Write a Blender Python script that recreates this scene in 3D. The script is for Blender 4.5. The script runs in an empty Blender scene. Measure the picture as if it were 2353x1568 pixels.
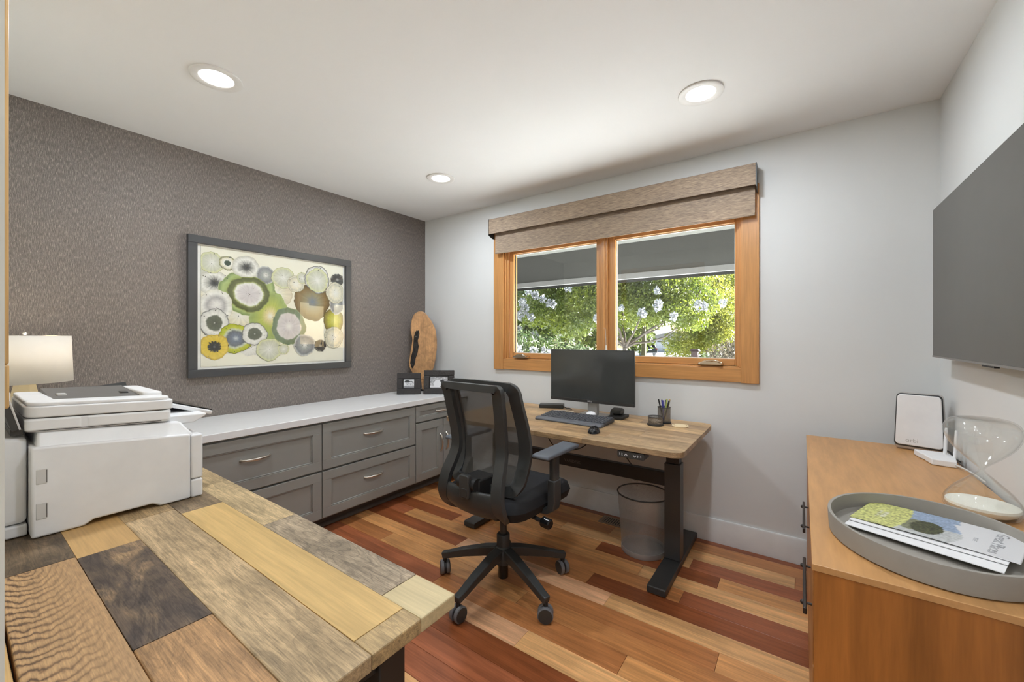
import bpy, math, random
from mathutils import Matrix, Vector
import numpy as np
random.seed(7); RNG = np.random.default_rng(7)
SC = bpy.context.scene
COL = SC.collection
PI = math.pi

# ------------------------------------------------------------------ camera
cam_d = bpy.data.cameras.new('camera'); cam = bpy.data.objects.new('camera', cam_d); COL.objects.link(cam)
cam.location = (3.073, -2.8125, 1.2843)
cam.rotation_euler = (PI/2, 0, 0.61928)
cam_d.sensor_width = 36; cam_d.lens = 934.24/2353*36; cam_d.shift_y = -9.9/2353
cam_d.clip_start = 0.02; cam_d.clip_end = 400
SC.camera = cam

# ------------------------------------------------------------------ view, sky, sun
SC.view_settings.view_transform = 'Standard'; SC.view_settings.look = 'None'
SC.view_settings.gamma = 1.0; SC.view_settings.use_curve_mapping = False
SC.view_settings.exposure = 0.22
W = bpy.data.worlds.new('sky'); SC.world = W; W.use_nodes = True
wn = W.node_tree; bg = wn.nodes['Background']
sky = wn.nodes.new('ShaderNodeTexSky'); sky.sky_type = 'NISHITA'; sky.sun_disc = False
sky.sun_elevation = math.radians(25); sky.sun_rotation = math.radians(41); sky.dust_density = 1.5
wn.links.new(sky.outputs[0], bg.inputs[0]); bg.inputs[1].default_value = 0.5
sun_d = bpy.data.lights.new('sun', 'SUN'); sun_d.energy = 66.0; sun_d.angle = math.radians(0.6); sun_d.color = (1, .985, .96)
sun = bpy.data.objects.new('sun', sun_d); COL.objects.link(sun); sun.location = (6, 20, 25)
sun.rotation_euler = Vector((-.60, -.68, -.42)).to_track_quat('-Z', 'Y').to_euler()
DOWNLIGHT_W = 9.5

# ------------------------------------------------------------------ helpers
def S(r, g, b):
    f = lambda c: (c/255/12.92 if c/255 <= .04045 else ((c/255+.055)/1.055)**2.4)
    return (f(r), f(g), f(b))
def A(r, g, b, k=1.25): return tuple(min(.92, k*c) for c in S(r, g, b))
def rgba(c): return (c[0], c[1], c[2], 1)
MATS = {}
def _new(name):
    m = bpy.data.materials.new(name); m.use_nodes = True; MATS[name] = m
    nt = m.node_tree; return m, nt, nt.nodes, nt.links, nt.nodes['Principled BSDF']
def _coords(nt, scale, rnd=False, kind='Object'):
    n, l = nt.nodes, nt.links
    tc = n.new('ShaderNodeTexCoord'); mp = n.new('ShaderNodeMapping'); mp.inputs['Scale'].default_value = scale
    src = tc.outputs[kind]
    if rnd:
        oi = n.new('ShaderNodeObjectInfo'); vm = n.new('ShaderNodeVectorMath'); vm.operation = 'SCALE'
        vm.inputs[0].default_value = (17.3, 9.1, 5.7); l.new(oi.outputs['Random'], vm.inputs['Scale'])
        va = n.new('ShaderNodeVectorMath'); va.operation = 'ADD'
        l.new(src, va.inputs[0]); l.new(vm.outputs[0], va.inputs[1]); src = va.outputs[0]
    l.new(src, mp.inputs['Vector']); return mp.outputs[0]
def _noise(nt, vec, scale=1, detail=4, rough=.6, dist=0):
    t = nt.nodes.new('ShaderNodeTexNoise'); t.inputs['Scale'].default_value = scale; t.inputs['Detail'].default_value = detail
    t.inputs['Roughness'].default_value = rough; t.inputs['Distortion'].default_value = dist
    nt.links.new(vec, t.inputs['Vector']); return t.outputs['Fac']
def _ramp(nt, fac, stops):
    r = nt.nodes.new('ShaderNodeValToRGB'); e = r.color_ramp.elements
    while len(e) < len(stops): e.new(.5)
    for i, (p, c) in enumerate(stops): e[i].position = p; e[i].color = rgba(c)
    nt.links.new(fac, r.inputs[0]); return r.outputs[0]
def _mul(nt, a, b, fac=1, mode='MULTIPLY'):
    m = nt.nodes.new('ShaderNodeMix'); m.data_type = 'RGBA'; m.blend_type = mode; m.inputs[0].default_value = fac
    for s, v in ((6, a), (7, b)):
        if hasattr(v, 'links'): nt.links.new(v, m.inputs[s])
        else: m.inputs[s].default_value = rgba(v)
    return m.outputs[2]
def _bump(nt, p, fac, strength=.2, dist=.002):
    b = nt.nodes.new('ShaderNodeBump'); b.inputs['Strength'].default_value = strength; b.inputs['Distance'].default_value = dist
    nt.links.new(fac, b.inputs['Height']); nt.links.new(b.outputs[0], p.inputs['Normal'])
def M(name, col, rough=.5, metal=0, noise=None, bump=None, spec=.5, coat=0, emit=None):
    if name in MATS: return MATS[name]
    m, nt, n, l, p = _new(name)
    p.inputs['Base Color'].default_value = rgba(col); p.inputs['Roughness'].default_value = rough
    p.inputs['Metallic'].default_value = metal; p.inputs['Specular IOR Level'].default_value = spec
    p.inputs['Coat Weight'].default_value = coat
    sc, amt = noise or ((9, 9, 9), .05)
    f = _noise(nt, _coords(nt, sc), 1, 4)
    c = _ramp(nt, f, [(.25, tuple(x*(1-amt) for x in col)), (.75, tuple(min(1, x*(1+amt)) for x in col))])
    l.new(c, p.inputs['Base Color'])
    if bump: _bump(nt, p, _noise(nt, _coords(nt, (bump[0],)*3), 1, 3), bump[1], bump[2] if len(bump) > 2 else .001)
    if emit:
        p.inputs['Emission Color'].default_value = rgba(emit[0]); p.inputs['Emission Strength'].default_value = emit[1]
    return m
def wood(name, base=None, axis='X', rough=.4, lo=.62, hi=1.25, fine=170, blotch=.35, coat=0, spec=.4, cross=0, streak=(1.1, 26), blot=(1.6, 5), crack=0, ramp=None):
    """wood grain; base None takes the object's own colour (each plank its own tint)"""
    if name in MATS: return MATS[name]
    m, nt, n, l, p = _new(name)
    i = 'XYZ'.index(axis)
    def sc(a, b): v = [b, b, b]; v[i] = a; return tuple(v)
    fa = _noise(nt, _coords(nt, sc(*streak), True), 1, 7, .62, .6)
    fb = _noise(nt, _coords(nt, sc(5, fine), True), 1, 3, .6)
    fc = _noise(nt, _coords(nt, sc(*blot), True), 1, 4, .6, .8)
    def grey(f, a, b, p0=.3, p1=.7): return _ramp(nt, f, [(p0, (a, a, a)), (p1, (b, b, b))])
    c = _mul(nt, grey(fa, lo, hi), grey(fb, .84, 1.08))
    if crack:
        fk = _noise(nt, _coords(nt, sc(3.2, 17), True), 1, 6, .55, 1.2); k_ = 1-crack
        c = _mul(nt, c, _ramp(nt, fk, [(.40, (1,1,1)), (.425, (k_,k_,k_)), (.45, (1,1,1)), (.53, (1,1,1)), (.55, (k_,k_,k_)), (.575, (1,1,1))]))
        fg = _noise(nt, _coords(nt, sc(22, 420), True), 1, 4, .7); c = _mul(nt, c, grey(fg, .72, 1.12, .36, .6))
    c = _mul(nt, c, grey(fc, 1-blotch, 1+blotch*.45, .3, .65)) if ramp is None else _mul(nt, c, _ramp(nt, fc, ramp))
    if cross:
        v = [130, 130, 130]; v[i] = 130; v[(i+1) % 3] = 4
        c = _mul(nt, c, grey(_noise(nt, _coords(nt, tuple(v), True), 1, 3), 1-cross, 1+cross*.5))
    if ramp is not None: pass
    elif base is None:
        oi = n.new('ShaderNodeObjectInfo'); c = _mul(nt, c, oi.outputs['Color'])
    else: c = _mul(nt, c, base)
    l.new(c, p.inputs['Base Color'])
    p.inputs['Roughness'].default_value = rough; p.inputs['Coat Weight'].default_value = coat; p.inputs['Coat Roughness'].default_value = .2
    p.inputs['Specular IOR Level'].default_value = spec
    _bump(nt, p, fb, .12, .0006)
    return m
def thin_glass(name, tint=(1, 1, 1), gloss=1.0, rough=.0, blend=.18):
    m = bpy.data.materials.new(name); m.use_nodes = True; MATS[name] = m; nt = m.node_tree; n, l = nt.nodes, nt.links
    n.remove(n['Principled BSDF']); out = n['Material Output']
    tr = n.new('ShaderNodeBsdfTransparent'); tr.inputs[0].default_value = rgba(tint)
    gl = n.new('ShaderNodeBsdfGlossy'); gl.inputs['Roughness'].default_value = rough
    lw = n.new('ShaderNodeLayerWeight'); lw.inputs[0].default_value = .5
    pw = n.new('ShaderNodeMath'); pw.operation = 'POWER'; pw.inputs[1].default_value = 4.5; l.new(lw.outputs['Facing'], pw.inputs[0])
    mu = n.new('ShaderNodeMath'); mu.operation = 'MULTIPLY_ADD'; mu.inputs[1].default_value = .8*gloss; mu.inputs[2].default_value = .04*gloss; l.new(pw.outputs[0], mu.inputs[0])
    mx = n.new('ShaderNodeMixShader'); l.new(mu.outputs[0], mx.inputs[0])
    l.new(tr.outputs[0], mx.inputs[1]); l.new(gl.outputs[0], mx.inputs[2]); l.new(mx.outputs[0], out.inputs[0]); return m
def netting(name, col, open_=.5, rough=.6, metal=0, sc=None, lo=.3, hi=.7, spread=.2):
    """woven or wire mesh: solid strands with see-through gaps"""
    m, nt, n, l, p = _new(name)
    p.inputs['Base Color'].default_value = rgba(col); p.inputs['Roughness'].default_value = rough; p.inputs['Metallic'].default_value = metal
    tr = n.new('ShaderNodeBsdfTransparent'); mx = n.new('ShaderNodeMixShader'); out = n['Material Output']
    f = _noise(nt, _coords(nt, sc or (900, 900, 900)), 1, 2)
    r = _ramp(nt, f, [(lo, (max(0, open_-spread),)*3), (hi, (min(1, open_+spread),)*3)])
    l.new(r, mx.inputs[0]); l.new(p.outputs[0], mx.inputs[1]); l.new(tr.outputs[0], mx.inputs[2]); l.new(mx.outputs[0], out.inputs[0]); return m
def print_mat(name, rough=.5):
    m, nt, n, l, p = _new(name); a = n.new('ShaderNodeVertexColor'); a.layer_name = 'print'
    l.new(a.outputs[0], p.inputs['Base Color']); p.inputs['Roughness'].default_value = rough; return m

def root_mat(o):
    m = Matrix.Identity(4)
    while o is not None: m = Matrix.LocRotScale(o.location, o.rotation_euler, o.scale) @ m; o = o.parent
    return m
class MB:
    def __init__(s): s.v = []; s.f = []; s.c = None
    def add(s, vs, fs):
        b = len(s.v); s.v += [tuple(x) for x in vs]; s.f += [tuple(b+i for i in f) for f in fs]; return s
    def box(s, x0, x1, y0, y1, z0, z1):
        return s.add([(x0,y0,z0),(x1,y0,z0),(x1,y1,z0),(x0,y1,z0),(x0,y0,z1),(x1,y0,z1),(x1,y1,z1),(x0,y1,z1)],
              [(0,3,2,1),(4,5,6,7),(0,1,5,4),(1,2,6,5),(2,3,7,6),(3,0,4,7)])
    def hexa(s, bottom, top):
        return s.add(list(bottom)+list(top), [(3,2,1,0),(4,5,6,7),(0,1,5,4),(1,2,6,5),(2,3,7,6),(3,0,4,7)])
    def prism(s, pts, axis, lo, hi):
        """2D polygon extruded along axis ('x': pts=(y,z), 'y': pts=(x,z), 'z': pts=(x,y))"""
        def P(p, h): return {'x': (h, p[0], p[1]), 'y': (p[0], h, p[1]), 'z': (p[0], p[1], h)}[axis]
        n = len(pts); vs = [P(p, lo) for p in pts]+[P(p, hi) for p in pts]
        fs = [tuple(range(n-1, -1, -1)), tuple(range(n, 2*n))]+[(i, (i+1) % n, n+(i+1) % n, n+i) for i in range(n)]
        return s.add(vs, fs)
    def lathe(s, prof, n=32, c=(0,0,0), sx=1, sy=1, axis='z', a0=0, caps=True):
        vs = []; k = len(prof)
        for i in range(n):
            a = a0+2*PI*i/n
            for r, z in prof:
                p = (r*math.cos(a)*sx, r*math.sin(a)*sy, z)
                if axis == 'x': p = (p[2], p[0], p[1])
                if axis == 'y': p = (p[0], p[2], p[1])
                vs.append((c[0]+p[0], c[1]+p[1], c[2]+p[2]))
        fs = [(i*k+j, ((i+1) % n)*k+j, ((i+1) % n)*k+j+1, i*k+j+1) for i in range(n) for j in range(k-1)]
        if caps:
            if prof[0][0] > 1e-6: fs.append(tuple(i*k for i in range(n-1, -1, -1)))
            if prof[-1][0] > 1e-6: fs.append(tuple(i*k+k-1 for i in range(n)))
        return s.add(vs, fs)
    def cyl(s, a, b, r, n=16, r2=None):
        return s.tube([a, b], r, n, rs=[r, r if r2 is None else r2])
    def tube(s, path, r, n=8, closed=False, rs=None):
        path = [Vector(p) for p in path]; m = len(path); vs = []; prev = None
        for i, p in enumerate(path):
            d = (path[(i+1) % m]-path[i-1]) if closed else (path[min(i+1, m-1)]-path[max(i-1, 0)])
            d = d.normalized() if d.length > 1e-9 else Vector((0,0,1))
            u = prev if prev is not None else (Vector((0,0,1)) if abs(d.z) < .9 else Vector((1,0,0)))
            u = (u-d*u.dot(d)).normalized(); prev = u; w = d.cross(u); rr = rs[i] if rs else r
            vs += [p+u*rr*math.cos(2*PI*j/n)+w*rr*math.sin(2*PI*j/n) for j in range(n)]
        e = m if closed else m-1
        fs = [(i*n+j, i*n+(j+1) % n, ((i+1) % m)*n+(j+1) % n, ((i+1) % m)*n+j) for i in range(e) for j in range(n)]
        if not closed: fs += [tuple(range(n-1, -1, -1)), tuple((m-1)*n+j for j in range(n))]
        return s.add(vs, fs)
    def sweep(s, path, w, t, up=(0,1,0), closed=False, ws=None, ts=None):
        """rectangular bar: w across (in the plane of the path), t along up"""
        path = [Vector(p) for p in path]; m = len(path); vs = []; up = Vector(up)
        for i, p in enumerate(path):
            d = (path[(i+1) % m]-path[i-1]) if closed else (path[min(i+1, m-1)]-path[max(i-1, 0)])
            d.normalize(); side = d.cross(up).normalized(); nn = side.cross(d).normalized()
            ww = (ws[i] if ws else w)/2; tt = (ts[i] if ts else t)/2
            vs += [p-side*ww-nn*tt, p+side*ww-nn*tt, p+side*ww+nn*tt, p-side*ww+nn*tt]
        e = m if closed else m-1
        fs = [(i*4+j, i*4+(j+1) % 4, ((i+1) % m)*4+(j+1) % 4, ((i+1) % m)*4+j) for i in range(e) for j in range(4)]
        if not closed: fs += [(3,2,1,0), tuple((m-1)*4+j for j in range(4))]
        return s.add(vs, fs)
    def grid(s, fn, nu, nv):
        vs = [fn(i/nu, j/nv) for i in range(nu+1) for j in range(nv+1)]; k = nv+1
        return s.add(vs, [(i*k+j, (i+1)*k+j, (i+1)*k+j+1, i*k+j+1) for i in range(nu) for j in range(nv)])
    def ball(s, c, rx, ry=None, rz=None, n=12, m=8):
        ry = ry or rx; rz = rz or rx
        return s.add(*_ballmesh(c, rx, ry, rz, n, m))
    def xf(s, mat):
        s.v = [tuple(mat @ Vector(p)) for p in s.v]; return s
    def build(s, name, mat, parent=None, bevel=0, seg=2, smooth=35, sub=0, solid=0, local=False, center=False, kind=None, color=None, solid_off=0):
        vs = s.v
        if parent is not None and not local:
            inv = root_mat(parent).inverted(); vs = [tuple(inv @ Vector(p)) for p in vs]
        loc = None
        if center:
            a = np.array(vs); c = (a.min(0)+a.max(0))/2; vs = [tuple(x) for x in (a-c)]; loc = tuple(c)
        me = bpy.data.meshes.new(name); me.from_pydata(vs, [], s.f)
        o = bpy.data.objects.new(name, me); COL.objects.link(o)
        if parent is not None: o.parent = parent
        if loc: o.location = loc
        me.materials.append(mat if not isinstance(mat, str) else MATS[mat])
        if smooth:
            me.polygons.foreach_set('use_smooth', [True]*len(me.polygons)); me.set_sharp_from_angle(angle=math.radians(smooth))
        if s.c is not None:
            at = me.color_attributes.new('print', 'FLOAT_COLOR', 'POINT')
            at.data.foreach_set('color', np.array([rgba(c) for c in s.c], dtype=np.float32).ravel())
        if solid:
            q = o.modifiers.new('thickness', 'SOLIDIFY'); q.thickness = solid; q.offset = solid_off
        if bevel:
            q = o.modifiers.new('rounding', 'BEVEL'); q.width = bevel; q.segments = seg; q.limit_method = 'ANGLE'; q.angle_limit = math.radians(35)
            q.harden_normals = False
        if sub:
            q = o.modifiers.new('smooth', 'SUBSURF'); q.levels = sub; q.render_levels = sub
        if kind: o['kind'] = kind
        if color: o.color = rgba(color)
        return o
def _ballmesh(c, rx, ry, rz, n, m):
    vs = [(c[0], c[1], c[2]-rz)]
    for j in range(1, m):
        b = -PI/2+PI*j/m
        for i in range(n): a = 2*PI*i/n; vs.append((c[0]+rx*math.cos(b)*math.cos(a), c[1]+ry*math.cos(b)*math.sin(a), c[2]+rz*math.sin(b)))
    vs.append((c[0], c[1], c[2]+rz)); t = len(vs)-1
    fs = [(0, 1+(i+1) % n, 1+i) for i in range(n)]
    for j in range(m-2): fs += [(1+j*n+i, 1+j*n+(i+1) % n, 1+(j+1)*n+(i+1) % n, 1+(j+1)*n+i) for i in range(n)]
    fs += [(1+(m-2)*n+i, 1+(m-2)*n+(i+1) % n, t) for i in range(n)]
    return vs, fs
def thing(name, label, cat, loc=(0,0,0), rotz=0, group=None):
    o = bpy.data.objects.new(name, None); COL.objects.link(o); o.empty_display_size = .1
    o.location = loc; o.rotation_euler = (0, 0, rotz); o['label'] = label; o['category'] = cat
    if group: o['group'] = group
    return o
def tag(o, label, cat, group=None):
    o['label'] = label; o['category'] = cat
    if group: o['group'] = group
    return o
def struct(o, label=None):
    o['kind'] = 'structure'
    if label: o['label'] = label
    return o
def rrect(x0, x1, y0, y1, r, n=6):
    pts = []
    for cx, cy, a in ((x1-r, y0+r, -PI/2), (x1-r, y1-r, 0), (x0+r, y1-r, PI/2), (x0+r, y0+r, PI)):
        pts += [(cx+r*math.cos(a+PI/2*i/n), cy+r*math.sin(a+PI/2*i/n)) for i in range(n+1)]
    return pts
def text(name, s, size, mat, parent, mtx, depth=.0004):
    """lettering laid out by mtx (thing-local)"""
    cu = bpy.data.curves.new(name, 'FONT'); cu.body = s; cu.size = size; cu.align_x = 'CENTER'; cu.align_y = 'CENTER'; cu.extrude = depth; cu.resolution_u = 3
    t = bpy.data.objects.new(name, cu); COL.objects.link(t); bpy.context.view_layer.update()
    me = bpy.data.meshes.new_from_object(t); bpy.data.objects.remove(t); bpy.data.curves.remove(cu)
    me.transform(mtx); me.materials.clear(); me.materials.append(mat)
    o = bpy.data.objects.new(name, me); COL.objects.link(o); o.parent = parent; return o
def basis(o, x, y):
    x = Vector(x).normalized(); y = Vector(y).normalized(); z = x.cross(y)
    return Matrix(((x[0],y[0],z[0],o[0]),(x[1],y[1],z[1],o[1]),(x[2],y[2],z[2],o[2]),(0,0,0,1)))

# ------------------------------------------------------------------ materials
white_wall = M('white_wall_paint', A(206,207,205,1.2), .75, bump=(220, .06, .0006), noise=((3,3,3), .012))
ceil_m = M('ceiling_paint', A(214,214,213,1.32), .8, noise=((2,2,2), .012))
cream_wall = M('cream_wall_paint', A(214,211,200,1.2), .75)
trim_white = M('white_trim', A(208,208,206,1.25), .4)
cab_m = M('grey_cabinet_paint', A(137,137,132,1.25), .38, noise=((4,4,4), .03))
toe_m = M('dark_toe_kick', A(80,75,71,1.2), .5)
shoe_m = M('grey_shoe_moulding', A(110,107,103,1.2), .4)
quartz = M('white_quartz', A(220,220,219,1.2), .22, noise=((7,7,7), .025))
nickel = M('brushed_nickel', A(198,193,184,1.1), .3, 1)
chrome = M('warm_chrome', A(200,185,165), .16, 1)
blk = M('black_plastic', A(58,59,58,1.0), .42)
blk2 = M('dark_black_plastic', A(36,36,36,1.0), .5)
blk_gl = M('gloss_black', A(24,25,27,.9), .16)
seat_f = M('black_seat_fabric', A(30,30,32,1.0), .85, bump=(900, .3, .0006))
armpad = M('grey_arm_pad', A(92,97,104,1.0), .5)
frame_metal = M('charcoal_steel', A(66,66,65,1.05), .42, .25, bump=(1200, .1, .0003))
bar_metal = M('dark_brown_steel', A(44,41,39,1.05), .45, .2)
wh_pl = M('white_plastic', A(218,218,218,1.2), .42)
wh_pl2 = M('light_grey_plastic', A(196,195,192,1.15), .45)
gr_pl = M('mid_grey_plastic', A(106,103,100,1.1), .5)
dk_pl = M('dark_grey_plastic', A(64,63,60,1.0), .5)
silver = M('silver_plastic', A(170,168,164,1.1), .35, .4)
concrete = M('grey_concrete', A(146,141,132,1.15), .75, noise=((22,22,22), .05), bump=(160, .12, .001))
win_wood = wood('fir_window_wood', A(194,140,84,1.15), 'Z', .32, .9, 1.08, 120, .05, coat=.15)
win_wood_x = wood('fir_window_wood_across', A(194,140,84,1.15), 'X', .32, .9, 1.08, 120, .05, coat=.15)
oak_m = wood('oak_trim_wood', A(196,158,104,1.15), 'Z', .45, .9, 1.08, 140, .08)
floor_wood = wood('floor_plank_wood', None, 'X', .3, .68, 1.22, 210, .2, coat=.08, spec=.38, streak=(1.5, 34), blot=(3, 12))
desk_wood = wood('reclaimed_plank_wood', None, 'X', .5, .66, 1.22, 260, .3, cross=.06, streak=(5, 70), blot=(5, 14), crack=.22)
desk_fade = wood('smooth_plank_wood', None, 'X', .48, .9, 1.08, 120, .1, streak=(2, 26), blot=(3, 6))
desk_worn = wood('worn_plank_wood', None, 'X', .5, .62, 1.25, 260, .5, cross=.08, streak=(7, 60), blot=(8, 11), crack=.35)
desk_smoky = wood('smoky_plank_wood', None, 'X', .5, .72, 1.18, 260, .5, cross=.1, streak=(7, 50), blot=(4.5, 13), crack=.4, ramp=[(.36, A(70,58,50)), (.5, A(106,88,70)), (.68, A(172,140,100))])
desk_mm = wood('desktop_plank_wood', None, 'X', .45, .72, 1.2, 240, .3, cross=.04, streak=(3, 50), blot=(4, 14), crack=.2)
cred_top = wood('cherry_top_wood', A(190,142,90,1.15), 'Y', .36, .95, 1.04, 40, .05, streak=(.4, 7), blot=(.5, 3))
cred_side = wood('cherry_side_wood', A(168,106,48,1.15), 'Z', .38, .62, 1.25, 70, .28, streak=(.6, 11), blot=(.7, 4))
burl = wood('burl_wood', A(196,150,104,1.15), 'Z', .35, .78, 1.12, 90, .32, streak=(7, 16), blot=(14, 18))
leaf_dark = None
pm_print = print_mat('printed_paper', .55)

# wallpaper: woven strands with lighter upright threads
m, nt, n, l, p = _new('woven_wallpaper')
f1 = _noise(nt, _coords(nt, (400, 400, 42)), 1, 3, .7); f2 = _noise(nt, _coords(nt, (520, 520, 420)), 1, 2, .6); f3 = _noise(nt, _coords(nt, (2.2, 2.2, .8)), 1, 3)
c1 = _ramp(nt, f1, [(.3, A(84,78,74)), (.52, A(112,105,100)), (.72, A(162,152,143))])
c2 = _ramp(nt, f2, [(.3, (.62,.62,.64)), (.7, (1.32,1.3,1.26))]); c3 = _ramp(nt, f3, [(.3, (.93,.93,.93)), (.7, (1.06,1.06,1.06))])
l.new(_mul(nt, _mul(nt, c1, c2), c3), p.inputs['Base Color']); p.inputs['Roughness'].default_value = .7
_bump(nt, p, f1, .35, .0012); wallpaper = m
# blind cloth: streaks along the roll
m, nt, n, l, p = _new('woven_blind_cloth')
f1 = _noise(nt, _coords(nt, (22, 420, 420)), 1, 4, .65); f2 = _noise(nt, _coords(nt, (2, 9, 9)), 1, 2)
c1 = _ramp(nt, f1, [(.3, A(104,90,80)), (.5, A(140,124,108)), (.72, A(180,160,134))]); c2 = _ramp(nt, f2, [(.3, (.9,.9,.9)), (.7, (1.1,1.08,1.05))])
l.new(_mul(nt, c1, c2), p.inputs['Base Color']); p.inputs['Roughness'].default_value = .85; _bump(nt, p, f1, .3, .001); blind_m = m
# plank with bold curved growth rings
m, nt, n, l, p = _new('ringed_plank_wood')
v = _coords(nt, (1, 1, 1)); mp = n.new('ShaderNodeMapping'); mp.inputs['Location'].default_value = (.45, .05, 0); mp.inputs['Scale'].default_value = (1, 2.7, 1); l.new(v, mp.inputs['Vector'])
wv = n.new('ShaderNodeTexWave'); wv.wave_type = 'RINGS'; wv.rings_direction = 'Z'; wv.inputs['Scale'].default_value = 12; wv.inputs['Distortion'].default_value = 6
wv.inputs['Detail'].default_value = 3; wv.inputs['Detail Scale'].default_value = 1.6; l.new(mp.outputs[0], wv.inputs['Vector'])
c1 = _ramp(nt, wv.outputs['Fac'], [(.0, A(92,68,46)), (.16, A(138,106,72)), (.4, A(170,134,92)), (.95, A(182,146,102))])
c2 = _ramp(nt, _noise(nt, _coords(nt, (8, 120, 60)), 1, 4), [(.3, (.82,.82,.82)), (.7, (1.1,1.1,1.1))])
sx_ = n.new('ShaderNodeSeparateXYZ'); l.new(v, sx_.inputs[0]); mr = n.new('ShaderNodeMapRange'); mr.inputs[1].default_value = -.045; mr.inputs[2].default_value = .06; l.new(sx_.outputs[1], mr.inputs[0])
fm_ = _mul(nt, c1, A(172,136,94)); fm_.node.blend_type = 'MIX'; l.new(mr.outputs[0], fm_.node.inputs[0])
c4 = _ramp(nt, _noise(nt, _coords(nt, (30, 420, 60)), 1, 4), [(.36, (.78,.78,.78)), (.62, (1.08,1.08,1.08))])
l.new(_mul(nt, _mul(nt, fm_, c2), c4), p.inputs['Base Color']); p.inputs['Roughness'].default_value = .5; desk_ring = m

# ------------------------------------------------------------------ room shell
H = 2.44; XR = 3.62; YB = -2.787
fl = struct(MB().box(-.15, XR+.15, YB-2.0, .15, -.15, -.012).build('floor', toe_m, smooth=0))
DARK = A(140,78,44); RED = A(154,90,58); BRN = A(172,112,66); TAN = A(198,142,88); LT = A(212,162,108); PNK = A(210,160,120); MID = A(184,124,74)
rows = {
 -1: [(XR, DARK)], 0: [(1.3, BRN), (2.2, TAN), (XR, MID)], 1: [(.9, TAN), (2.05, MID), (3.045, LT), (XR, BRN)], 2: [(1.0, BRN), (1.75, TAN), (2.563, LT), (XR, RED)],
 3: [(.8, TAN), (2.055, TAN), (2.72, DARK), (XR, TAN)], 4: [(1.35, MID), (2.35, TAN), (XR, LT)], 5: [(1.08, DARK), (2.59, MID), (XR, RED)],
 6: [(.717, RED), (1.55, TAN), (2.155, MID), (XR, DARK)], 7: [(1.34, DARK), (2.3, PNK), (XR, LT)], 8: [(.54, TAN), (1.75, TAN), (2.8, BRN), (XR, TAN)],
 9: [(.9, BRN), (1.95, TAN), (XR, MID)], 10: [(.54, RED), (1.5, RED), (2.5, BRN), (XR, TAN)], 11: [(1.05, RED), (2.1, PNK), (XR, LT)],
 12: [(1.2, BRN), (2.75, DARK), (XR, TAN)], 13: [(.9, TAN), (2.6, RED), (XR, BRN)], 14: [(1.4, BRN), (2.3, RED), (XR, MID)], 15: [(1.1, TAN), (2.45, LT), (XR, RED)]}
opts = [DARK, RED, BRN, TAN, LT, MID]
for k in range(-1, 42):
    y1 = -.063-.1145*k; y0 = y1-.1145; y1 = min(y1, .0); x = 0.0
    if k in rows: segs = rows[k]
    else:
        segs = []; t = random.uniform(.5, 1.4)
        while t < XR-.3: segs.append((t, random.choice(opts))); t += random.uniform(.7, 1.5)
        segs.append((XR, random.choice(opts)))
    for xe, c in segs:
        j = random.uniform(.92, 1.08)
        MB().box(x+.0006, xe-.0006, y0+.0005, y1-.0005, -.012, 0).build('plank', floor_wood, fl, center=True, smooth=0, color=tuple(q*j for q in c), bevel=.0007, seg=1)
        x = xe
struct(MB().box(-.15, XR+.15, YB-2.0, .15, H, H+.12).build('ceiling', ceil_m, smooth=0))
struct(MB().box(-.15, 0, YB-.12, .15, -.012, H).build('wall_left', wallpaper, smooth=0))
struct(MB().box(XR, XR+.15, YB-.12, .15, -.012, H).build('wall_right', white_wall, smooth=0))
WX0, WX1, WZ0, WZ1 = .985, 2.79, 1.07, 2.08
struct(MB().box(0, WX0, 0, .15, -.012, H).box(WX1, XR, 0, .15, -.012, H).box(WX0, WX1, 0, .15, -.012, WZ0).box(WX0, WX1, 0, .15, WZ1, H).build('wall_back', white_wall, smooth=0))
# rear wall with the open doorway the room is seen from, and the hall behind it
struct(MB().box(0, 2.62, YB-.12, YB, -.012, H).box(3.5, XR, YB-.12, YB, -.012, H).box(2.62, 3.5, YB-.12, YB, 2.12, H).build('wall_front', cream_wall, smooth=0))
struct(MB().box(1.2, 1.3, YB-2.0, YB-.12, -.012, H).box(XR, XR+.15, YB-2.0, YB-.12, -.012, H).box(1.2, XR+.15, YB-2.1, YB-2.0, -.012, H).build('wall_hall', white_wall, smooth=0))
bb = MB().prism([(0,0),(-.015,0),(-.015,.135),(-.011,.146),(0,.146)], 'x', .57, XR); struct(bb.build('baseboard_back', trim_white, bevel=.001))
struct(MB().prism([(XR,0),(XR-.015,0),(XR-.015,.135),(XR-.011,.146),(XR,.146)], 'y', YB, -.015).build('baseboard_right', trim_white, bevel=.001))
# wooden frame edge and ledge on the rear wall at the far left of the view
o = thing('wall_frame', 'tall oak wood frame on the rear wall above the printer desk', 'frame', (1.5, YB, 1.17))
for a in ((.95, 2.05, 1.17, 1.24), (.95, 2.05, 2.18, 2.25)): MB().box(a[0], a[1], YB+.001, YB+.037, a[2], a[3]).build('rail', oak_m, o, bevel=.003)
for a in ((.95, 1.02), (1.98, 2.05)): MB().box(a[0], a[1], YB+.001, YB+.0365, 1.24, 2.18).build('stile', oak_m, o, bevel=.003)
MB().box(1.02, 1.98, YB+.001, YB+.012, 1.24, 2.18).build('panel', M('pale_panel', A(210,206,196)), o, smooth=0)
lg = wood('oak_ledge_wood', A(204,168,112,1.15), 'X', .45, .9, 1.08, 140, .08)
tag(MB().box(1.2, 2.5, YB+.001, YB+.041, .70, .735).build('wall_ledge', lg, bevel=.002), 'narrow pale wood ledge fixed to the wall behind the printer desk', 'ledge')

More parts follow.
